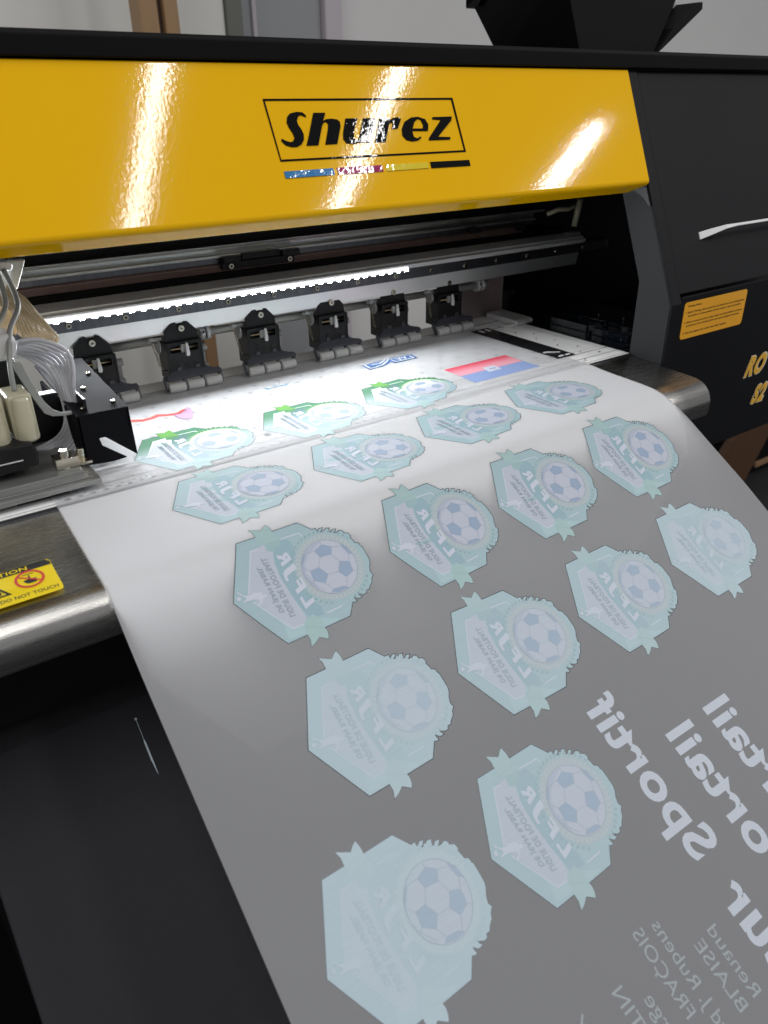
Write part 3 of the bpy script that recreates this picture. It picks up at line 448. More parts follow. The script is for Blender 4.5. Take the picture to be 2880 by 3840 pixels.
poly(bm, [[(-.0535, .3475), (-.0665, .3475), (-.0600, .3365)], [(-.0565, .3459), (-.0635, .3459), (-.0600, .3398)]], .0001, 0)
poly(bm, [[(-.0593, .3450), (-.0607, .3450), (-.0607, .3415), (-.0593, .3415)]], .0001, 0)
obj('sticker_print', flat_to_film(bm, .0007), M['cautk'], cs)
bm = bmesh.new(); poly(bm, [circ(cc, .0096, 40), circ(cc, .0078, 40)], 0); stroke(bm, [(cc[0]-.0062, cc[1]-.0045), (cc[0]+.0062, cc[1]+.0045)], .0013, .0001)
obj('prohibition_sign', flat_to_film(bm, .0009), M['cautr'], cs)
bm = bmesh.new(); text(bm, 'CAUTION', (-.0735, s0+.0056), (-.0385, s0+.0056), (-.0735, s0+.0018), .02)
obj('header_text', flat_to_film(bm, .0009), M['cauty'], cs)
# ---- beam, rails
bm = bmesh.new(); extr_x(bm, [(.2082, .0615), (.2050, .0790), (.232, .0790), (.232, .0615)], XL, .80); obj('beam_plate', bm, mat('bare aluminium plate', (.80, .81, .81), .42, .85, bump=(150, .08, .0002), var=(15, .08)), PR, bevel=.0006)
bm = bmesh.new(); box(bm, XL, .86, .2035, .232, .0790, .0915); bs = obj('beam_strip', bm, M['aludark'], PR, bevel=.0005)
for k in range(-4, 11):
    x = .249+.0556*k
    bm = bmesh.new(); cyl(bm, (x, .2034, .0851), (x, .2012, .0851), .0030, .0026, 18, 0); cyl(bm, (x, .20115, .0851), (x, .2009, .0851), .0013, .0013, 6, 1)
    obj('beam_screw', bm, [M['screw'], M['screwhole']], PR)
bm = bmesh.new(); extr_x(bm, [(.2035, .0915), (.196, .0935), (.194, .0965), (.194, .0985), (.200, .0995), (.214, .0995), (.214, .0915)], XL, .80); obj('beam_channel', bm, M['alu'], PR, bevel=.0004)
bm = bmesh.new(); extr_x(bm, [(.200, .1015), (.1985, .0998), (.238, .0997), (.238, .1015)], XL, .80); obj('beam_ledge', bm, mat('white enamel', (.88, .88, .88), .3), PR, bevel=.0004)
bm = bmesh.new(); extr_x(bm, [(.1965, .0910), (.1938, .0920), (.1934, .0968), (.1965, .0975)], -.10, .484); ls = obj('led_strip', bm, M['ledcover'], PR, smooth=False, bevel=.0008)
k = 0
while -.10+k*.0121 < .485:
    x = -.10+k*.0121; bm = bmesh.new(); box(bm, x-.0025, x+.0025, .1928, .1940, .0912, .0946); bmesh.ops.rotate(bm, verts=bm.verts, cent=(x, .1934, .0929), matrix=Matrix.Rotation(math.radians(-10), 3, 'X'))
    for f in bm.faces: f.normal_update(); f.material_index = 1 if f.normal.y < -.6 else 0
    obj('led', bm, [M['white'], M['led']], ls); k += 1
bm = bmesh.new(); box(bm, XL, .80, .2400, .30, .062, .1085); obj('dark_wall', bm, M['black'], PR)
bm = bmesh.new(); extr_x(bm, [(.2405, .1090), (.2380, .1165), (.2400, .1185), (.27, .1185), (.27, .1090)], XL, .72); obj('linear_guide', bm, M['brownrail'], PR, bevel=.0005)
bm = bmesh.new(); box(bm, XL, .74, .2395, .27, .1188, .1245); obj('rail_back', bm, M['aludark'], PR)
bm = bmesh.new(); extr_x(bm, [(.2358, .1248), (.2352, .1270), (.262, .1272), (.262, .1250)], XL, .74); obj('rail_edge', bm, M['railm'], PR, bevel=.0003)
bm = bmesh.new(); extr_x(bm, [(.2420, .1273), (.2402, .1335), (.27, .1335), (.27, .1273)], XL, .74); extr_x(bm, [(.2392, .1337), (.2378, .1372), (.27, .1372), (.27, .1337)], XL, .76); obj('upper_rail', bm, M['railm'], PR, bevel=.0003)
bm = bmesh.new(); box(bm, XL, .80, .2450, .30, .1374, .175); obj('dark_gap', bm, M['blackin'], PR)
# cover block on the rail
bm = bmesh.new(); box(bm, .260, .350, .2325, .2378, .1118, .1196); rb = obj('rail_bracket', bm, M['blackpl'], PR, bevel=.0006)
bm = bmesh.new(); box(bm, .261, .282, .2290, .2350, .1196, .1262); box(bm, .284, .331, .2310, .2350, .1206, .1277); box(bm, .334, .356, .2290, .2350, .1190, .1262); obj('bracket_cap', bm, M['blackpl'], rb, bevel=.0008)
for x in (.270, .343):
    bm = bmesh.new(); cyl(bm, (x, .2324, .1157), (x, .2300, .1157), .0032, .0028, 18); cyl(bm, (x, .22995, .1157), (x, .2298, .1157), .0014, .0014, 6, 1); obj('bracket_screw', bm, [M['screw'], M['screwhole']], rb)
# far end of the beam: hardware
for a in ((.615, .632, .228, .236, .118, .124), (.70, .712, .226, .236, .114, .122)): obj('end_stop', BX(*a), M['blackpl'], PR, bevel=.001)
bm = bmesh.new(); box(bm, .790, .812, .215, .228, .072, .105); cyl(bm, (.765, .22, .074), (.79, .22, .074), .008, .007); obj('belt_holder', bm, M['clear'], PR, bevel=.002)
bm = bmesh.new(); tube(bm, [(.74, .215, .134), (.755, .21, .139), (.775, .21, .138), (.79, .21, .142)], .003); cyl(bm, (.785, .205, .115), (.792, .205, .150), .004); obj('belt_tensioner', bm, M['cream'], PR)
# shaft with collars
bm = bmesh.new(); cyl(bm, (.10, .2385, .0475), (.655, .2385, .0475), .0046, n=20); sh = obj('lift_shaft', bm, M['rail1'], PR)
for x in (.232, .640):
    bm = bmesh.new(); cyl(bm, (x-.0065, .2385, .0475), (x-.0008, .2385, .0475), .0082, n=24); cyl(bm, (x+.0008, .2385, .0475), (x+.0065, .2385, .0475), .0082, n=24); cyl(bm, (x-.001, .2385, .0475), (x+.001, .2385, .0475), .0066, n=24, mi=1)
    cyl(bm, (x-.0035, .2306, .0500), (x-.0035, .2300, .0500), .0014, n=8, mi=1); obj('shaft_collar', bm, [M['alu'], M['screwhole']], sh)
# end bracket
bm = bmesh.new(); box(bm, .600, .6755, .2440, .2465, .0005, .0600); box(bm, .6755, .6790, .2300, .2465, .0005, .0600); eb = obj('end_bracket', bm, mat('pinkish bare metal', (.34, .28, .28), .4, .6, var=(30, .1)), PR, bevel=.0006)
bm = bmesh.new(); extr_x(bm, [(.1760, .0005), (.1745, .0035), (.1765, .0068), (.1800, .0078), (.236, .0078), (.236, .0005)], .6545, .6860); box(bm, .635, .655, .176, .186, .0005, .0040); obj('bracket_foot', bm, M['alu'], eb, bevel=.001)
bm = bmesh.new(); box(bm, .686, .692, .228, .240, .005, .034); cyl(bm, (.694, .232, .030), (.700, .232, .030), .005, n=16); obj('bracket_side', bm, M['blackpl'], eb, bevel=.001)
# capping station
bm = bmesh.new(); box(bm, .74, .96, .09, .30, -.038, -.032); cp = obj('capping_station', bm, M['inkwet'], PR, bevel=.001)
for x, ya, yb in ((.800, .10, .165), (.800, .175, .25), (.842, .10, .17), (.842, .18, .25)): obj('cap_rail', BX(x, x+.006, ya, yb, -.032, -.022), M['inkwet'], cp, bevel=.001)
bm = bmesh.new()
bm.free()
for q in range(10): bm = bmesh.new(); cyl(bm, (.80+.012*q, .11+.13*((q*7) % 10)/10, -.033), (.80+.012*q, .11+.13*((q*7) % 10)/10, -.026), .0025, n=10); obj('cap_nozzle', bm, M['inkwet'], cp)
bm = bmesh.new(); box(bm, .70, 1.4, -.02, .33, -.075, -.060); obj('station_floor', bm, M['blackin'], PR)
# ---------------------------------------------------------------- pinch roller units
def unit():
    o = {}
    parts = []
    bm = bmesh.new()
    hexp = [(-.0185, .0565), (-.0180, .0635), (-.0095, .0715), (-.0045, .0722), (-.0040, .0705), (.0040, .0705), (.0045, .0722), (.0085, .0715), (.0175, .0620), (.0190, .0545), (.0190, .0520), (-.0185, .0520)]
    prism(bm, [hexp], lambda a, b, t: (a, .2045+t*1., b), .0015)
    body = [(-.0185, .0525), (-.0190, .0200), (-.0170, .0140), (.0190, .0140), (.0205, .0190), (.0195, .0525)]
    slot = [(-.0150, .0485), (-.0150, .0415), (.0155, .0415), (.0155, .0485)]
    prism(bm, [body, slot], lambda a, b, t: (a, .2005+t, b), .0035)
    box(bm, -.0185, .0195, .2085, .2100, .0140, .0520)
    box(bm, -.0195, -.0170, .2000, .2260, .0120, .0520); box(bm, .0180, .0205, .2000, .2260, .0120, .0520)
    for q in (-.009, 0, .009): box(bm, q-.0012, q+.0012, .1998, .2006, .0335, .0341); box(bm, q-.0006, q+.0006, .1998, .2006, .0265, .0300)
    main = obj('pinch_roller_unit', bm, M['blackpl'], None, bevel=.0005)
    bm = bmesh.new(); cyl(bm, (.0004, .2044, .0655), (.0004, .2018, .0655), .0036, .0031, 20); box(bm, -.0011, .0019, .2015, .2019, .0652, .0658, 1); box(bm, .0001, .0007, .2015, .2019, .0640, .0670, 1)
    parts.append(obj('screw', bm, [M['screw'], M['screwhole']]))
    bm = bmesh.new(); cyl(bm, (-.0150, .2020, .0450), (.0155, .2020, .0450), .0009, n=8); parts.append(obj('guide_rod', bm, M['gold']))
    bm = bmesh.new(); box(bm, -.0035, .0020, .1995, .2040, .0405, .0495); parts.append(obj('lever_base', bm, M['clear'], bevel=.001))
    bm = bmesh.new(); prism(bm, [[(.0008, .0515), (.0028, .0515), (.0040, .0400), (.0028, .0372), (-.0004, .0380)]], lambda a, b, t: (a, .1945+t+(b-.0372)*.10, b), .0030); parts.append(obj('lever', bm, M['white'], bevel=.0007))
    # foot
    bm = bmesh.new()
    pts = [(.2050, .0240), (.2015, .0245), (.1985, .0190), (.1965, .0150), (.1985, .0135), (.2040, .0170)]
    prism(bm, [[(-.0160, .0), (.0185, .0), (.0240, .35), (.0370, .62), (.0372, .80), (-.0245, .80), (-.0250, .62), (-.0180, .35)]], lambda a, b, t: (a, .2055-.0125*b-t*.35, .0235-.0125*b+t*.7), .0032)
    for x in (-.0275, -.0065, .0140, .0345):
        prism(bm, [[(.2000, .0165), (.1965, .0145), (.1925, .0070), (.1935, .0035), (.1965, .0030), (.1995, .0075), (.2040, .0150)]], lambda a, b, t: (x+t, a, b), .0028)
    prism(bm, [[(-.0275, 0), (.0373, 0), (.0373, 1), (-.0275, 1)]], lambda a, b, t: (a, .1978+t*.6+b*.0035, .0140+t+b*.0025), .0016)
    box(bm, -.0105, -.0060, .1990, .2030, .0225, .0262); box(bm, .0100, .0145, .1990, .2030, .0225, .0262)
    parts.append(obj('roller_foot', bm, M['greypl'], bevel=.0008))
    for q in range(3):
        xa = -.0244+q*.0207; bm = bmesh.new(); cyl(bm, (xa, .1945, .0064), (xa+.0176, .1945, .0064), .0052, n=28); cyl(bm, (xa-.0006, .1945, .0064), (xa+.0002, .1945, .0064), .0040, n=20); parts.append(obj('roller', bm, M['roller'], bevel=.0004))
    bm = bmesh.new(); hel = [(-.0305+.0055*i/110+.0016*math.cos(i*.9), .2085-.0*i+.0016*math.sin(i*.9), .0545-.027*i/110) for i in range(111)]
    tube(bm, hel, .00035, 5); tube(bm, [(-.0305, .2085, .0590), (-.0305, .2085, .0545)], .0004, 5); tube(bm, [(-.0250, .2085, .0275), (-.0235, .2085, .0235), (-.019, .209, .022)], .0006, 5); parts.append(obj('spring', bm, M['spring']))
    bm = bmesh.new(); cyl(bm, (-.0235, .2125, .0490), (-.0250, .2125, .0490), .0082, n=26); box(bm, -.0345, -.0200, .2095, .2120, .0545, .0580); cyl(bm, (-.0315, .206, .0575), (-.0315, .212, .0575), .0022, n=12); parts.append(obj('cam_disc', bm, M['clear'], bevel=.0005))
    bm = bmesh.new(); box(bm, .0215, .0290, .2160, .2180, .0150, .0400); cyl(bm, (.0215, .2150, .0385), (.0300, .2150, .0385), .0042, n=16); cyl(bm, (.0215, .2150, .0180), (.0300, .2150, .0180), .0034, n=16); parts.append(obj('side_link', bm, M['clear'], bevel=.0005))
    for p in parts: p.parent = main
    return main
U = unit(); U.parent = PR; U.matrix_parent_inverse = Matrix.Translation(-PR.location)
# the local frame of the unit is centred on its screw
ux = [.1005, .1935, .2870, .3800, .4710, .5605]
for k, x in enumerate(ux):
    if k == 0: u = U
    else:
        u = U.copy(); COL.objects.link(u); u.parent = PR; u.matrix_parent_inverse = Matrix.Translation(-PR.location)
        for c in U.children:
            d = c.copy(); COL.objects.link(d); d.parent = u
    u.location = (x, 0.001*k*.9, -.0004)
# ---------------------------------------------------------------- print carriage
def cr3(pts, n):
    out = []; N = len(pts)
    for i in range(N-1):
        p0, p1, p2, p3 = [Vector(pts[min(max(j, 0), N-1)]) for j in (i-1, i, i+1, i+2)]
        for k in range(n):
            t = k/n; out.append(.5*((2*p1)+(-p0+p2)*t+(2*p0-5*p1+4*p2-p3)*t*t+(-p0+3*p1-3*p2+p3)*t**3))
    return out+[Vector(pts[-1])]
K = D_['K']
def slab(name, key, depth, m, parent=None, bevel=.002, dy=0, back=False):
    y, pts = K[key]; bm = bmesh.new(); prism(bm, [pts], lambda a, b, t: (a, y+dy+t, b), depth)
    return obj(name, bm, m, parent, bevel=bevel, seg=3)
bm = bmesh.new(); box(bm, -.20, .0388, .0070, .15, .0060, .0105); cg_ = obj('print_carriage', bm, M['steelgrey'], PR, bevel=.0008)
bm = bmesh.new(); box(bm, -.20, .0300, .0200, .14, .0106, .0150); box(bm, -.2, .034, .012, .05, .0106, .0120); obj('carriage_plate', bm, M['steelgrey'], cg_, bevel=.0006)
slab('head_housing', 'blackbox', .05, M['blackpl'], cg_)
bm = bmesh.new(); box(bm, -.12, -.0105, .0292, .0299, .0305, .0312); obj('housing_edge', bm, M['alu'], cg_)
for q in range(3):
    bm = bmesh.new(); x = -.052+q*.021
    box(bm, x, x+.0185, .044, .075, .0385, .079-.001*q); cyl(bm, (x+.0092, .0445, .040), (x+.0092, .0445, .076), .0080, .0062, 20)
    obj('ink_damper', bm, M['cream'], cg_, bevel=.003, seg=3)
def resamp(L, n):
    L = [Vector(p) for p in L]; d = [0]
    for a, b in zip(L, L[1:]): d.append(d[-1]+(b-a).length)
    out = []
    for i in range(n):
        t = d[-1]*i/(n-1); j = max(q for q in range(len(d)) if d[q] <= t+1e-9); j = min(j, len(L)-2)
        out.append(L[j].lerp(L[j+1], (t-d[j])/(d[j+1]-d[j])))
    return out
def bundle(name, key, cut, n, m, dy=0, skew=.0, frac=.5):
    y, pts = K[key]; A = resamp(pts[:cut], 40); B = resamp(pts[cut:][::-1], 40); o = None
    for k in range(n):
        t = (k+.5)/n; L = [Vector((a.x*(1-t)+b.x*t, y+dy+skew*t+.0012*math.sin(i*.35+k), a.y*(1-t)+b.y*t)) for i, (a, b) in enumerate(zip(A, B))]
        L = [L[max(0, i-1)].lerp(L[min(39, i+1)], .5).lerp(L[i], .5) for i in range(40)]
        wd = max((a-b).length for a, b in zip(A, B))/n
        obj(name, tube(bmesh.new(), L, max(.0011, wd*frac), 10), m, cg_)
bundle('ink_tube', 'ribbon', 17, 8, M['cable'], 0, .012)
slab('ink_hose', 'thin', .004, M['cablegrey'], cg_, .0015)
bundle('cable_strand', 'tan', 7, 9, M['tan'], 0, .01)
slab('ribbon_cable', 'tan', .003, M['tan'], cg_, .001, dy=.012)
for q in range(4):
    L = [(-.055+.018*q, .055, .078), (-.050+.017*q, .060, .095), (-.030+.013*q, .075, .118), (-.005+.009*q, .09, .135), (.004+.005*q, .10, .160)]
    obj('ink_tube', tube(bmesh.new(), cr3(L, 6), .0021, 10), M[('cable', 'cablegrey', 'clear', 'cablegrey')[q]], cg_)
slab('cable_sleeve', 'whiteup', .02, M['white'], cg_, .004); slab('sleeve_clamp', 'silv', .02, M['alu'], cg_, .002)
slab('cable_post', 'post', .01, M['rail1'], cg_, .002); slab('back_cover', 'greymid', .03, M['tan'], cg_, .002)
slab('damper_cap', 'whiteblk', .03, M['white'], cg_, .004); slab('inner_block', 'blk2', .05, M['blackpl'], cg_, .001, dy=.005)
# black side cap of the carriage, its top runs back to the beam
bm = bmesh.new()
prism(bm, [[(.0385, .0488), (.0810, .0485), (.0822, .0050), (.0580, .0270), (.0530, .0270), (.0545, .0200), (.0730, .0050), (.0600, .0040), (.0385, .0060)]], lambda a, b, t: (a, .048+t, b), .0025)
prism(bm, [[(.0385, .0475), (.0810, .0475), (.0810, .0490), (.0385, .0495)]], lambda a, b, t: (a, .048+t, b+t*.10), .125)
box(bm, .0785, .0810, .048, .165, .030, .0480); box(bm, .0385, .0410, .048, .165, .010, .0490)
sc = obj('side_cap', bm, mat('dark grey carriage cover', (.009, .0092, .011), .7, bump=(300, .1, .0002), var=(30, .3), spec=.04), cg_, bevel=.0006)
for x, y in ((.047, .060), (.073, .062), (.060, .10), (.074, .13)):
    bm = bmesh.new(); cyl(bm, (x, y, .0492+(y-.048)*.1), (x, y, .0512+(y-.048)*.1), .0022, .0018, 14); obj('cap_screw', bm, M['screw'], sc)
obj('dark_backing', BX(-.10, .0384, .100, .112, .0152, .0560), M['blackpl'], cg_, bevel=.001)  # added dark sheet so the space behind the tubes reads dark
obj('cap_rib', BX(.048, .050, .055, .15, .049, .0600), M['blackpl'], sc, bevel=.0004)
bm = bmesh.new(); box(bm, .012, .030, .030, .045, .0155, .024); cyl(bm, (.020, .034, .012), (.020, .034, .030), .004); cyl(bm, (.034, .04, .012), (.034, .04, .026), .003); box(bm, .030, .040, .03, .04, .0150, .0175); obj('head_adjuster', bm, M['screw'], cg_, bevel=.0005)

# ---------------------------------------------------------------- film clamps on the table
def clamp(x0, x1, y0, y1, label, slots):
    bm = bmesh.new(); box(bm, x0, x1, y0, y1, .0010, .0016)
    o = obj('film_clamp', bm, mat('black clamp steel', (.018, .018, .02), .22, .2, var=(40, .5)), bevel=.0003); tag(o, label, 'film clamp', 'black steel film edge clamps')
    bm = bmesh.new()
    for a, b, c, d in slots: box(bm, a, b, c, d, .0017, .0020)
    obj('slot', bm, M['platen'], o); return o
c1 = clamp(.5855, .6155, .0335, .1900, 'long black steel film clamp along the right edge of the white film', [(.5935, .5975, .174, .184), (.6045, .6085, .174, .184), (.5925, .5995, .0365, .0395), (.6040, .6110, .0365, .0395)])
bm = bmesh.new(); prism(bm, [[(.588, .0585), (.5930, .0560), (.5990, .0525), (.6060, .0490), (.6070, .0505), (.6000, .0545), (.5950, .0590), (.5890, .0610)]], lambda a, b, t: (a, b, .0017+t), .0006)
obj('tape_scrap', bm, M['white'], c1)
clamp(-.0245, .0150, .0160, .0265, 'short black film clamp with two slots under the print carriage', [(-.0215, -.0120, .0195, .0225), (-.0015, .0085, .0205, .0235)])

# ---------------------------------------------------------------- film
def filmmat():
    m = bpy.data.materials.new('transfer film'); m.use_nodes = True; nt = m.node_tree; N = nt.nodes; L = nt.links
    b = N['Principled BSDF']; b.inputs['Base Color'].default_value = (.61, .60, .61, 1); b.inputs['Roughness'].default_value = .62; b.inputs['Specular IOR Level'].default_value = .22
    tr = N.new('ShaderNodeBsdfTransparent'); tl = N.new('ShaderNodeBsdfTranslucent'); tl.inputs[0].default_value = (.7, .7, .7, 1)
    mx = N.new('ShaderNodeMixShader'); mx.inputs[0].default_value = FILM_OPAQ
    n = N.new('ShaderNodeTexNoise'); n.inputs['Scale'].default_value = 2500; bp = N.new('ShaderNodeBump'); bp.inputs['Strength'].default_value = .15; bp.inputs['Distance'].default_value = .0002
    tc = N.new('ShaderNodeTexCoord'); L.new(tc.outputs['Object'], n.inputs['Vector']); L.new(n.outputs[0], bp.inputs['Height'])
    df = N.new('ShaderNodeBsdfDiffuse'); df.inputs[0].default_value = (.84, .845, .875, 1); L.new(bp.outputs[0], df.inputs['Normal'])
    # a milky film: part of the light comes back, most is scattered through it, a little goes straight through
    tl.inputs[0].default_value = (.98, .985, 1, 1); m0 = N.new('ShaderNodeMixShader'); m0.inputs[0].default_value = .245; L.new(tl.outputs[0], m0.inputs[1]); L.new(df.outputs[0], m0.inputs[2])
    mx.inputs[0].default_value = .93
    gl = N.new('ShaderNodeBsdfAnisotropic'); gl.inputs['Roughness'].default_value = .62; gl.inputs[0].default_value = (.7, .7, .7, 1)
    fr = N.new('ShaderNodeFresnel'); fr.inputs[0].default_value = 1.36; m2 = N.new('ShaderNodeMixShader')
    L.new(tr.outputs[0], mx.inputs[1]); L.new(m0.outputs[0], mx.inputs[2]); L.new(fr.outputs[0], m2.inputs[0]); L.new(mx.outputs[0], m2.inputs[1]); L.new(gl.outputs[0], m2.inputs[2]); L.new(m2.outputs[0], N['Material Output'].inputs['Surface'])
    b.id_data.nodes.remove(b)
    return m
FILM_OPAQ = .50
def inkmat(name, faded, vivid=None, s0=.186, s1=.222, noink=None, alpha=1., rough=.55):
    """ink; where the white layer is not yet laid on (small s) the colour is still vivid, and near the print head there is none"""
    m = bpy.data.materials.new(name); m.use_nodes = True; nt = m.node_tree; N = nt.nodes; L = nt.links
    b = N['Principled BSDF']; b.inputs['Roughness'].default_value = rough; b.inputs['Specular IOR Level'].default_value = .3
    at = N.new('ShaderNodeAttribute'); at.attribute_name = 's'
    nz = N.new('ShaderNodeTexNoise'); nz.inputs['Scale'].default_value = 260; tc = N.new('ShaderNodeTexCoord'); mp = N.new('ShaderNodeMapping'); mp.inputs['Scale'].default_value = (.25, 5, 5)
    L.new(tc.outputs['Object'], mp.inputs[0]); L.new(mp.outputs[0], nz.inputs['Vector'])
    mv = N.new('ShaderNodeMix'); mv.data_type = 'RGBA'; mv.inputs[6].default_value = (*[c*.93 for c in faded], 1); mv.inputs[7].default_value = (*[min(1, c*1.06) for c in faded], 1); L.new(nz.outputs['Fac'], mv.inputs[0])
    out = mv.outputs[2]
    if vivid:
        mr = N.new('ShaderNodeMapRange'); mr.interpolation_type = 'SMOOTHSTEP'; mr.inputs[1].default_value = s0; mr.inputs[2].default_value = s1; L.new(at.outputs['Fac'], mr.inputs[0])
        mx = N.new('ShaderNodeMix'); mx.data_type = 'RGBA'; mx.inputs[6].default_value = (*vivid, 1); L.new(mr.outputs[0], mx.inputs[0]); L.new(out, mx.inputs[7]); out = mx.outputs[2]
    L.new(out, b.inputs['Base Color'])
    if noink or alpha < 1:
        tr = N.new('ShaderNodeBsdfTransparent'); ms = N.new('ShaderNodeMixShader'); L.new(tr.outputs[0], ms.inputs[1]); L.new(b.outputs[0], ms.inputs[2])
        if noink:
            mr = N.new('ShaderNodeMapRange'); mr.interpolation_type = 'SMOOTHSTEP'; mr.inputs[1].default_value = noink[0]; mr.inputs[2].default_value = noink[1]; mr.inputs[4].default_value = alpha; L.new(at.outputs['Fac'], mr.inputs[0]); L.new(mr.outputs[0], ms.inputs[0])
        else: ms.inputs[0].default_value = alpha
        L.new(ms.outputs[0], N['Material Output'].inputs['Surface'])
    return m
FS = thing('film_sheet', 'long translucent film sheet with printed badges, running over the steel lip', 'film', (.3, 0, 0))
bm = bmesh.new(); rows = []
xs = [i*.05 for i in range(13)]
SE = [s for s in ST if s >= .045]
la = bm.verts.layers.float.new('s')
for x in xs:
    rows.append([])
    for s in SE:
        v = bm.verts.new(P(x, s, .0006)); v[la] = s; rows[-1].append(v)
for A, B in zip(rows, rows[1:]):
    for i in range(len(A)-1):
        f = bm.faces.new((A[i], B[i], B[i+1], A[i+1])); f.smooth = True
        f.normal_update()
        if f.normal.z < 0: f.normal_flip()
film = obj('film', bm, filmmat(), FS)
O1 = .00066
I = dict(
 line=inkmat('ink outline', (.015, .025, .03)), line5=inkmat('ink faint outline', (0.144, 0.176, 0.202)),
 teal=inkmat('ink teal', (.345, .475, .51), (.003, .17, .06)), teal2=inkmat('ink teal light', (.38, .52, .55), (.01, .2, .09)),
 rib=inkmat('ink ribbon', (.36, .50, .50), (.07, .32, .004)), curl=inkmat('ink curl', (.315, .455, .47), (.01, .18, .02)),
 panel=inkmat('ink pale panel', (.46, .50, .575), (.60, .80, .72), .175, .20), band=inkmat('ink band', (.29, .42, .475), (.01, .13, .11)),
 white=inkmat('ink white', (.54, .575, .66), (.80, .88, .85)), ball=inkmat('ink ball', (.47, .50, .58), (.8, .8, .85)), shade=inkmat('ink ball shade', (.40, .44, .54)),
 pent=inkmat('ink ball patch', (.29, .37, .49)), seam=inkmat('ink ball seam', (.29, .335, .42)), ray=inkmat('ink rays', (.40, .465, .49), (.5, .7, .45)),
 rayl=inkmat('ink rays light', (.44, .495, .52), (.65, .75, .6)), leaf=inkmat('ink leaf', (.27, .39, .41), (.03, .30, .02)), leafl=inkmat('ink leaf light', (.39, .48, .49), (.2, .5, .12)),
 txt=inkmat('ink lettering', (.27, .335, .40), (.02, .14, .12)))
# badges whose white layer is thicker read paler, nearly without drawing
def pale(k, a): 
    base = {'teal': (.345, .475, .51), 'rib': (.36, .50, .50), 'curl': (.315, .455, .47), 'panel': (.46, .50, .575), 'band': (.29, .42, .475), 'white': (.54, .575, .66), 'ball': (.47, .50, .58), 'shade': (.40, .44, .54),
            'pent': (.29, .37, .49), 'seam': (.29, .335, .42), 'ray': (.40, .465, .49), 'rayl': (.44, .495, .52), 'leaf': (.27, .39, .41), 'leafl': (.39, .48, .49), 'txt': (.27, .335, .40), 'teal2': (.38, .52, .55)}[k]
    t = (.455, .55, .605); return tuple(c*(1-a)+d*a for c, d in zip(base, t))
I2 = {k: inkmat('thick ink '+k, pale(k, .62)) for k in ('teal', 'teal2', 'rib', 'curl', 'panel', 'band', 'white', 'ball', 'shade', 'pent', 'seam', 'ray', 'rayl', 'leaf', 'leafl', 'txt')}; I2['line'] = I['line']; I2['line5'] = I['line5']
I3 = {k: inkmat('thickest ink '+k, pale(k, {'pent': .42, 'seam': .35, 'ball': .5, 'teal': .72}.get(k, .84))) for k in I2 if not k.startswith('line')}; I3['line'] = I['line5']; I3['line5'] = I['line5']
IMID = {k: inkmat('mid ink '+k, pale(k, .30)) for k in I2 if not k.startswith('line')}; IMID['line'] = I['line']; IMID['line5'] = I['line5']
D = D_['D']
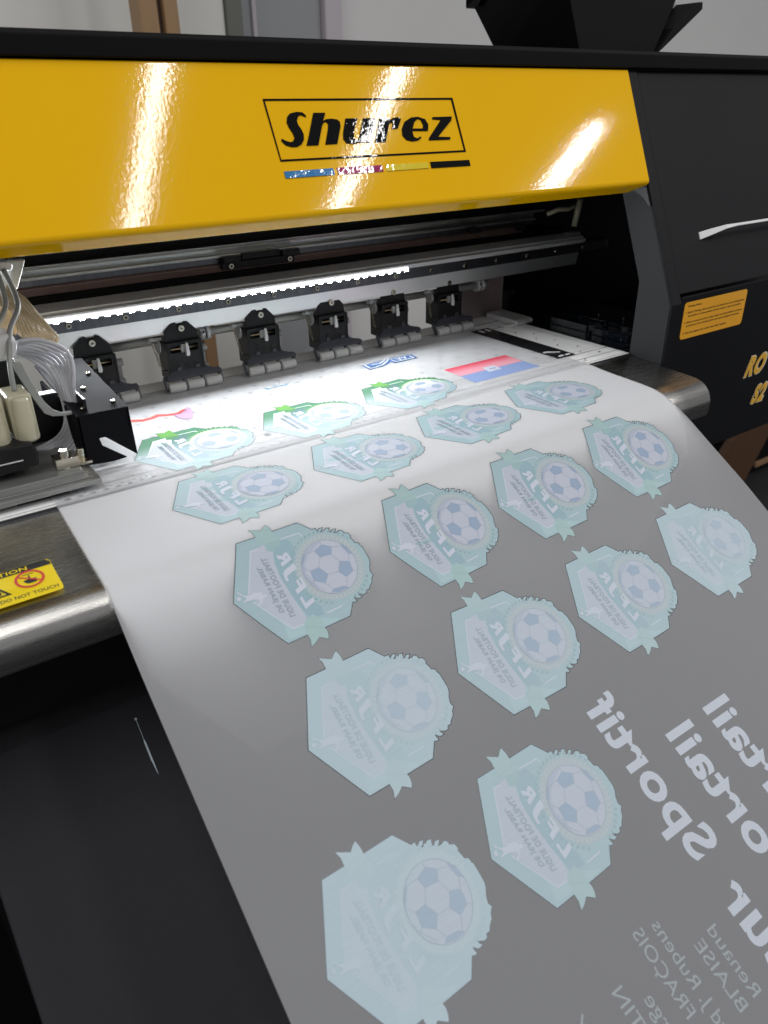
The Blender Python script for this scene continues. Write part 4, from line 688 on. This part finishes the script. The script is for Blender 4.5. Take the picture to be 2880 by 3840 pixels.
def badge(a, label, I):
    n, ux_, sx_, ux2, sx2, x0, s0 = a[0], a[1], a[2], a[3], a[4], a[5], a[6]
    T = lambda p: (x0+a[1]*p[0]+a[2]*p[1], s0+a[3]*p[0]+a[4]*p[1])
    TT = lambda L: [T(p) for p in L]
    keys = []; mats = []
    def mi(k):
        if k not in keys: keys.append(k); mats.append(I[k])
        return keys.index(k)
    h = .00002
    cx, cy, r = D['ball']
    bm = bmesh.new()
    poly(bm, [TT(D['outline'])], 0, mi('teal')); stroke(bm, TT(D['outline']), .0005 if n[1] in '1234' else .0003, .2*h, mi('line'), True)
    # gradient towards the lower tip
    poly(bm, [TT([(-.0485, .083), (-.012, .0845), (-.006, .0835), (-.046, .066)])], .5*h, mi('teal2'))
    poly(bm, [TT(D['panel'])], h, mi('panel')); poly(bm, [TT(D['band'])], 2*h, mi('band'))
    for l in D['lines']: stroke(bm, TT(l), .0010, 2.6*h, mi('white'))
    poly(bm, [TT(D['rib1'])], 3*h, mi('rib')); poly(bm, [TT(D['rib2'])], 3*h, mi('rib')); poly(bm, [TT(D['curl'])], 4*h, mi('curl'))
    stroke(bm, TT([D['rib1'][8], D['rib1'][12]]), .0005, 4.5*h, mi('curl')); stroke(bm, TT([D['rib2'][8], D['rib2'][12]]), .0005, 4.5*h, mi('curl'))
    o = obj('printed_badge', flat_to_film(bm, O1), mats, film)
    o['label'] = label
    # ball with its rays and laurel
    keys, mats = [], []
    bm = bmesh.new(); R1 = r*1.22
    poly(bm, [TT(circ((cx, cy), R1, 48))], 0, mi('ray'))
    for q in range(44):
        a0 = 2*math.pi*q/44; poly(bm, [TT([(cx+r*.99*math.cos(a0), cy+r*.99*math.sin(a0)), (cx+R1*.99*math.cos(a0-.035), cy+R1*.99*math.sin(a0-.035)), (cx+R1*.99*math.cos(a0+.035), cy+R1*.99*math.sin(a0+.035))])], .5*h, mi('rayl'))
    for q in range(46):
        if 9 <= q <= 12: continue
        a0 = 2*math.pi*q/46+.2
        for sgn in (-1, 1):
            rr = r*1.30; b0 = a0; c0 = (cx+rr*math.cos(b0), cy+rr*math.sin(b0)); dv = Vector((-math.sin(b0), math.cos(b0)))*.72+Vector((math.cos(b0), math.sin(b0)))*sgn*.7
            nv = Vector((-dv.y, dv.x)); l = .0032; w = .00095; c0 = Vector(c0)
            if math.cos(a0) > .35 and sgn > 0 and abs(math.sin(a0)) < .55: continue
            poly(bm, [TT([c0, c0+dv*l*.5+nv*w, c0+dv*l, c0+dv*l*.5-nv*w])], (2+.3*sgn)*h, mi('leaf' if sgn > 0 else 'leafl'))
    poly(bm, [TT(circ((cx, cy), r, 48))], 3*h, mi('ball')); poly(bm, [TT(D['shade'])], 4*h, mi('shade'))
    for l in D['pent']: poly(bm, [TT(l)], 5*h, mi('pent')); stroke(bm, TT(l), .00028, 6*h, mi('seam'), True)
    for l in D['seams']: stroke(bm, TT(l), .00030, 6.3*h, mi('seam'))
    stroke(bm, TT(circ((cx, cy), r, 48)), .0004, 6.6*h, mi('seam'), True)
    obj('football_print', flat_to_film(bm, O1+2.2*h), mats, o)
    keys, mats = [], []
    bm = bmesh.new()
    for (s, A, B, H), bold, k in zip(D['txt'], (.012, .02, .02), ('white', 'txt', 'txt')):
        if s == 'LFJR':
            A_, B_, H_ = [Vector(q) for q in (A, B, H)]
            for ch, t0, t1 in (('L', 0., .20), ('F', .27, .46), ('J', .53, .71), ('R', .78, 1.)):
                a0, b0 = A_.lerp(B_, t0), A_.lerp(B_, t1); text(bm, ch, T(a0), T(b0), T(a0+(H_-A_)*1.12), .045, 0, mi(k))
        else: text(bm, s, T(A), T(B), T(H), bold, 0, mi(k))
    obj('lettering', flat_to_film(bm, O1+9.5*h), mats, o)
    keys, mats = [], []
    bm = bmesh.new(); poly(bm, [TT(D['player'])], 0, mi('white')); poly(bm, [TT(circ(D['pb'], .0016, 14))], 0, mi('white'))
    obj('player_print', flat_to_film(bm, O1+9.5*h), mats, o)
B_LAB = {'r1': 'badge nearest the pinch rollers, still vivid green at one side', 'r2': 'pale teal badge on the flat part of the film', 'r3': 'pale teal badge just below the bend',
         'r4': 'paler badge halfway down the film', 'r5': 'palest badge at the bottom of the film'}
for a in D_['B']:
    n = a[0]; IM = IMID; I_ = IM if n in ('r4c2', 'r4c3', 'r5c2') else I3 if n in ('r5c1',) else I2 if n in ('r4c1', 'r4c4') else I
    badge(a, B_LAB[n[:2]], I_)
# flag print
fl_, fm = D_['flag'], D_['flagmid']
bm = bmesh.new(); poly(bm, [[fl_[0], fl_[1], (fl_[1][0], .2062), (fl_[0][0], .2062)]], 0, 0); poly(bm, [[(fl_[0][0], .2062), (fl_[1][0], .2062), (fl_[2][0], .2335), (fl_[3][0], .2335)]], 0, 1)
q = D_['flagsq']; poly(bm, [q], .0001, 2); c = (sum(p[0] for p in q)/4, sum(p[1] for p in q)/4); poly(bm, [[(c[0]-.005, c[1]+.002), (c[0]-.002, c[1]-.003), (c[0]+.001, c[1]), (c[0]+.006, c[1]-.003), (c[0]+.005, c[1]+.003)]], .0002, 3)
o = obj('flag_print', flat_to_film(bm, O1), [inkmat('ink flag red', (.80, .36, .43), (.72, .015, .06), .172, .200), inkmat('ink flag blue', (.27, .36, .62)), inkmat('ink flag white', (.62, .66, .75)), inkmat('ink flag emblem', (.36, .42, .55))], film)
o['label'] = 'red and blue flag print with a small white square'
bm = bmesh.new(); poly(bm, [D_['blue']], 0, 0)
for l in D_['bluew']: stroke(bm, l, .0022, .0001, 1)
obj('blue_print', flat_to_film(bm, O1), [inkmat('ink blue', (.01, .06, .18), (.10, .26, .62), .108, .122, noink=(.096, .116)), inkmat('ink white fresh', (.85, .87, .9))], film)
bm = bmesh.new()
for l in D_['blue2']: stroke(bm, l, .0035, 0, 0)
obj('blue_mark', flat_to_film(bm, O1), inkmat('ink blue pale', (.20, .42, .62), (.20, .42, .62), noink=(.095, .125)), film)
bm = bmesh.new()
for l in D_['red']: stroke(bm, l, .0085, 0, 0); stroke(bm, [(p[0], p[1]+.0006) for p in l], .0046, .0001, 1); stroke(bm, l, .0012, .0002, 2)
poly(bm, [D_['purple']], .0001, 3); stroke(bm, D_['purple'][:4], .0008, .0003, 4)
obj('red_print', flat_to_film(bm, O1), [inkmat('ink red haze', (.9, .40, .36), alpha=.38), inkmat('ink red mid', (.9, .12, .10), alpha=.45), inkmat('ink red', (.75, .01, .012)), inkmat('ink lilac', (.62, .40, .60), alpha=.65), inkmat('ink purple', (.18, .03, .16))], film)
# big and small white lettering on the film
WI = inkmat('ink white lettering', (.50, .54, .60)); WI2 = inkmat('ink thin white lettering', (.33, .365, .38))
sa, sb, sh_ = [Vector(p) for p in D_['sport']]; w0 = text_tris('Sportif', .028)[2]; unit_ = (sb-sa)/w0; caph = .0292
bm = bmesh.new(); text(bm, 'Sportif', sa, sb, (sa.x+caph, sa.y), .028); obj('lettering_line', flat_to_film(bm, O1), WI, film)
for (s, e), tx, sc_ in zip(D_['ends'], ('Portail', 'ortail', 'eur'), (1.05, 1.05, 1.06)):
    w = text_tris(tx, .028)[2]; e = Vector(e); A = e-unit_*w*sc_
    bm = bmesh.new(); text(bm, tx, A, e, (A.x+caph, A.y), .028); obj('lettering_line', flat_to_film(bm, O1), WI, film)
for tx, A, B, H in D_['names']:
    A = Vector(A); capn = .0098
    bm = bmesh.new(); text(bm, tx, A, B, (A.x+capn, A.y), 0.); obj('name_line', flat_to_film(bm, O1), WI2, film)
A, B = Vector(D_['names'][0][1]), Vector(D_['names'][0][2]); un = (B-A)/text_tris('FRAÇOIS', 0.)[2]
for (s, e), tx in zip(D_['nends'], ('STIN', 'rge', 'rd J.', 'Y')):
    w = text_tris(tx, 0.)[2]; e = Vector(e); A = e-un*w*(1.1 if tx in ('STIN', 'rge', 'Y') else 1.)
    bm = bmesh.new(); text(bm, tx, A, e, (A.x+.0100, A.y), 0.); obj('name_line', flat_to_film(bm, O1), WI2, film)

# ---------------------------------------------------------------- tray below the film
bm = bmesh.new()
extr_x(bm, [(.02, -.150), (-.05, -.1655), (-.80, -.69), (-.80, -.70), (.02, -.20)], -.117, .60)
tr_ = tag(obj('sloping_tray', bm, M['tray'], bevel=.002), 'dark grey sloping metal tray below the hanging film', 'tray')
def ontray(x, y, o=0): return Vector((x, y, -.1655+(y+.05)*.6993))+Vector((0, -.573, .819))*o
bm = bmesh.new(); a_, b_ = (.0105, -.066), (.0085, -.078)
cyl(bm, ontray(.0110, -.0630, .0002), ontray(.0110, -.0630, .0012), .0013, .0008, 12)
for (xa, ya, wa), (xb, yb, wb) in zip([(.0110, -.063, .0004), (.0107, -.078, .0005), (.0107, -.080, .0014), (.0105, -.092, .0016)], [(.0107, -.078, .0004), (.0107, -.080, .0014), (.0105, -.092, .0016), (.0108, -.103, .0002)]):
    vs = [bm.verts.new(ontray(xa-wa/2, ya, .0004)), bm.verts.new(ontray(xb-wb/2, yb, .0004)), bm.verts.new(ontray(xb+wb/2, yb, .0004)), bm.verts.new(ontray(xa+wa/2, ya, .0004))]; bm.faces.new(vs)
obj('dried_drip', bm, mat('dried white ink', (.45, .52, .58), .4), tr_)
# dark legs and side below
tag(obj('machine_stand', BX(-.62, -.125, -.05, .25, ZF, -.150), M['blackin']), 'black cabinet stand under the left side of the printer', 'stand')
# lower right: brown board and black cabinet
bm = bmesh.new(); pts = D_['brown']
prism(bm, [pts], lambda a, b, t: (a, .5+t, b), .02); tag(obj('brown_board', bm, M['woodb'], bevel=.001), 'brown wooden board leaning below the right end of the printer', 'board')
def pix(px, py, y):
    d = RM @ Vector((px-1440, 1920-py, -2887)); t = (y-CAMP.y)/d.y; return CAMP+d*t
p0, p1 = pix(2805, 1780, .75), pix(2880, 1560, .75)
t = thing('black_cabinet', 'black cabinet with a brown shelf edge, in the dark beyond the brown board', 'cabinet', (p0.x, .75, ZF))
obj('cabinet_body', BX(p0.x+.004, p0.x+.6, .75, 1.2, ZF, p1.z+.05), M['blackin'], t, bevel=.004)
q = pix(2870, 1720, .75); obj('shelf_edge', BX(p0.x+.02, p0.x+.6, .738, .749, q.z-.012, q.z+.008), M['woodedge'], t, bevel=.002)
# ---------------------------------------------------------------- ink bin on top
b0, b1 = D_['bin']
bn = thing('ink_bin', 'black tapered metal ink bin standing on top of the printer', 'bin', (.67, .12, .317))
def lowz(L): return [(a, max(b, .3175)) for a, b in L]
def hexa(m, name, par, P8):
    bm = bmesh.new(); V = [bm.verts.new(p) for p in P8]
    for f in ((0, 1, 2, 3), (7, 6, 5, 4), (0, 4, 5, 1), (1, 5, 6, 2), (2, 6, 7, 3), (3, 7, 4, 0)): bm.faces.new([V[k] for k in f])
    bmesh.ops.recalc_face_normals(bm, faces=bm.faces); return obj(name, bm, m, par, bevel=.0008)
hexa(M['black'], 'bin_body', bn, [(.6710, .12, .3178), (.7990, .12, .3178), (.7990, .252, .3178), (.6710, .252, .3178), (.6345, .12, .395), (.84, .12, .395), (.84, .288, .395), (.640, .288, .395)])
hexa(M['black'], 'bin_lid', bn, [(.640, .262, .3745), (.70, .262, .3745), (.70, .2935, .3745), (.648, .2935, .3745), (.634, .23, .400), (.70, .23, .400), (.70, .285, .385), (.640, .285, .385)])
bm = bmesh.new(); prism(bm, [[(.7990, .3176), (.8790, .3690), (.8775, .3765), (.8700, .3760), (.8280, .3480)]], lambda a, b, t: (a, .116+t, b), .10); obj('bin_flap', bm, M['blackin'], bn, bevel=.0006)
bt = thing('ink_bottle', 'white plastic bottle neck sticking out of the black bin', 'bottle', (.83, .15, .36))
bm = bmesh.new(); cyl(bm, (.815, .15, .372), (.862, .15, .380), .0085, .0085, 20); obj('bottle_neck', bm, M['white'], bt)
# no stray automatic part labels
for o in list(COL.objects):
    if o.parent is not None and 'category' in o: del o['category']
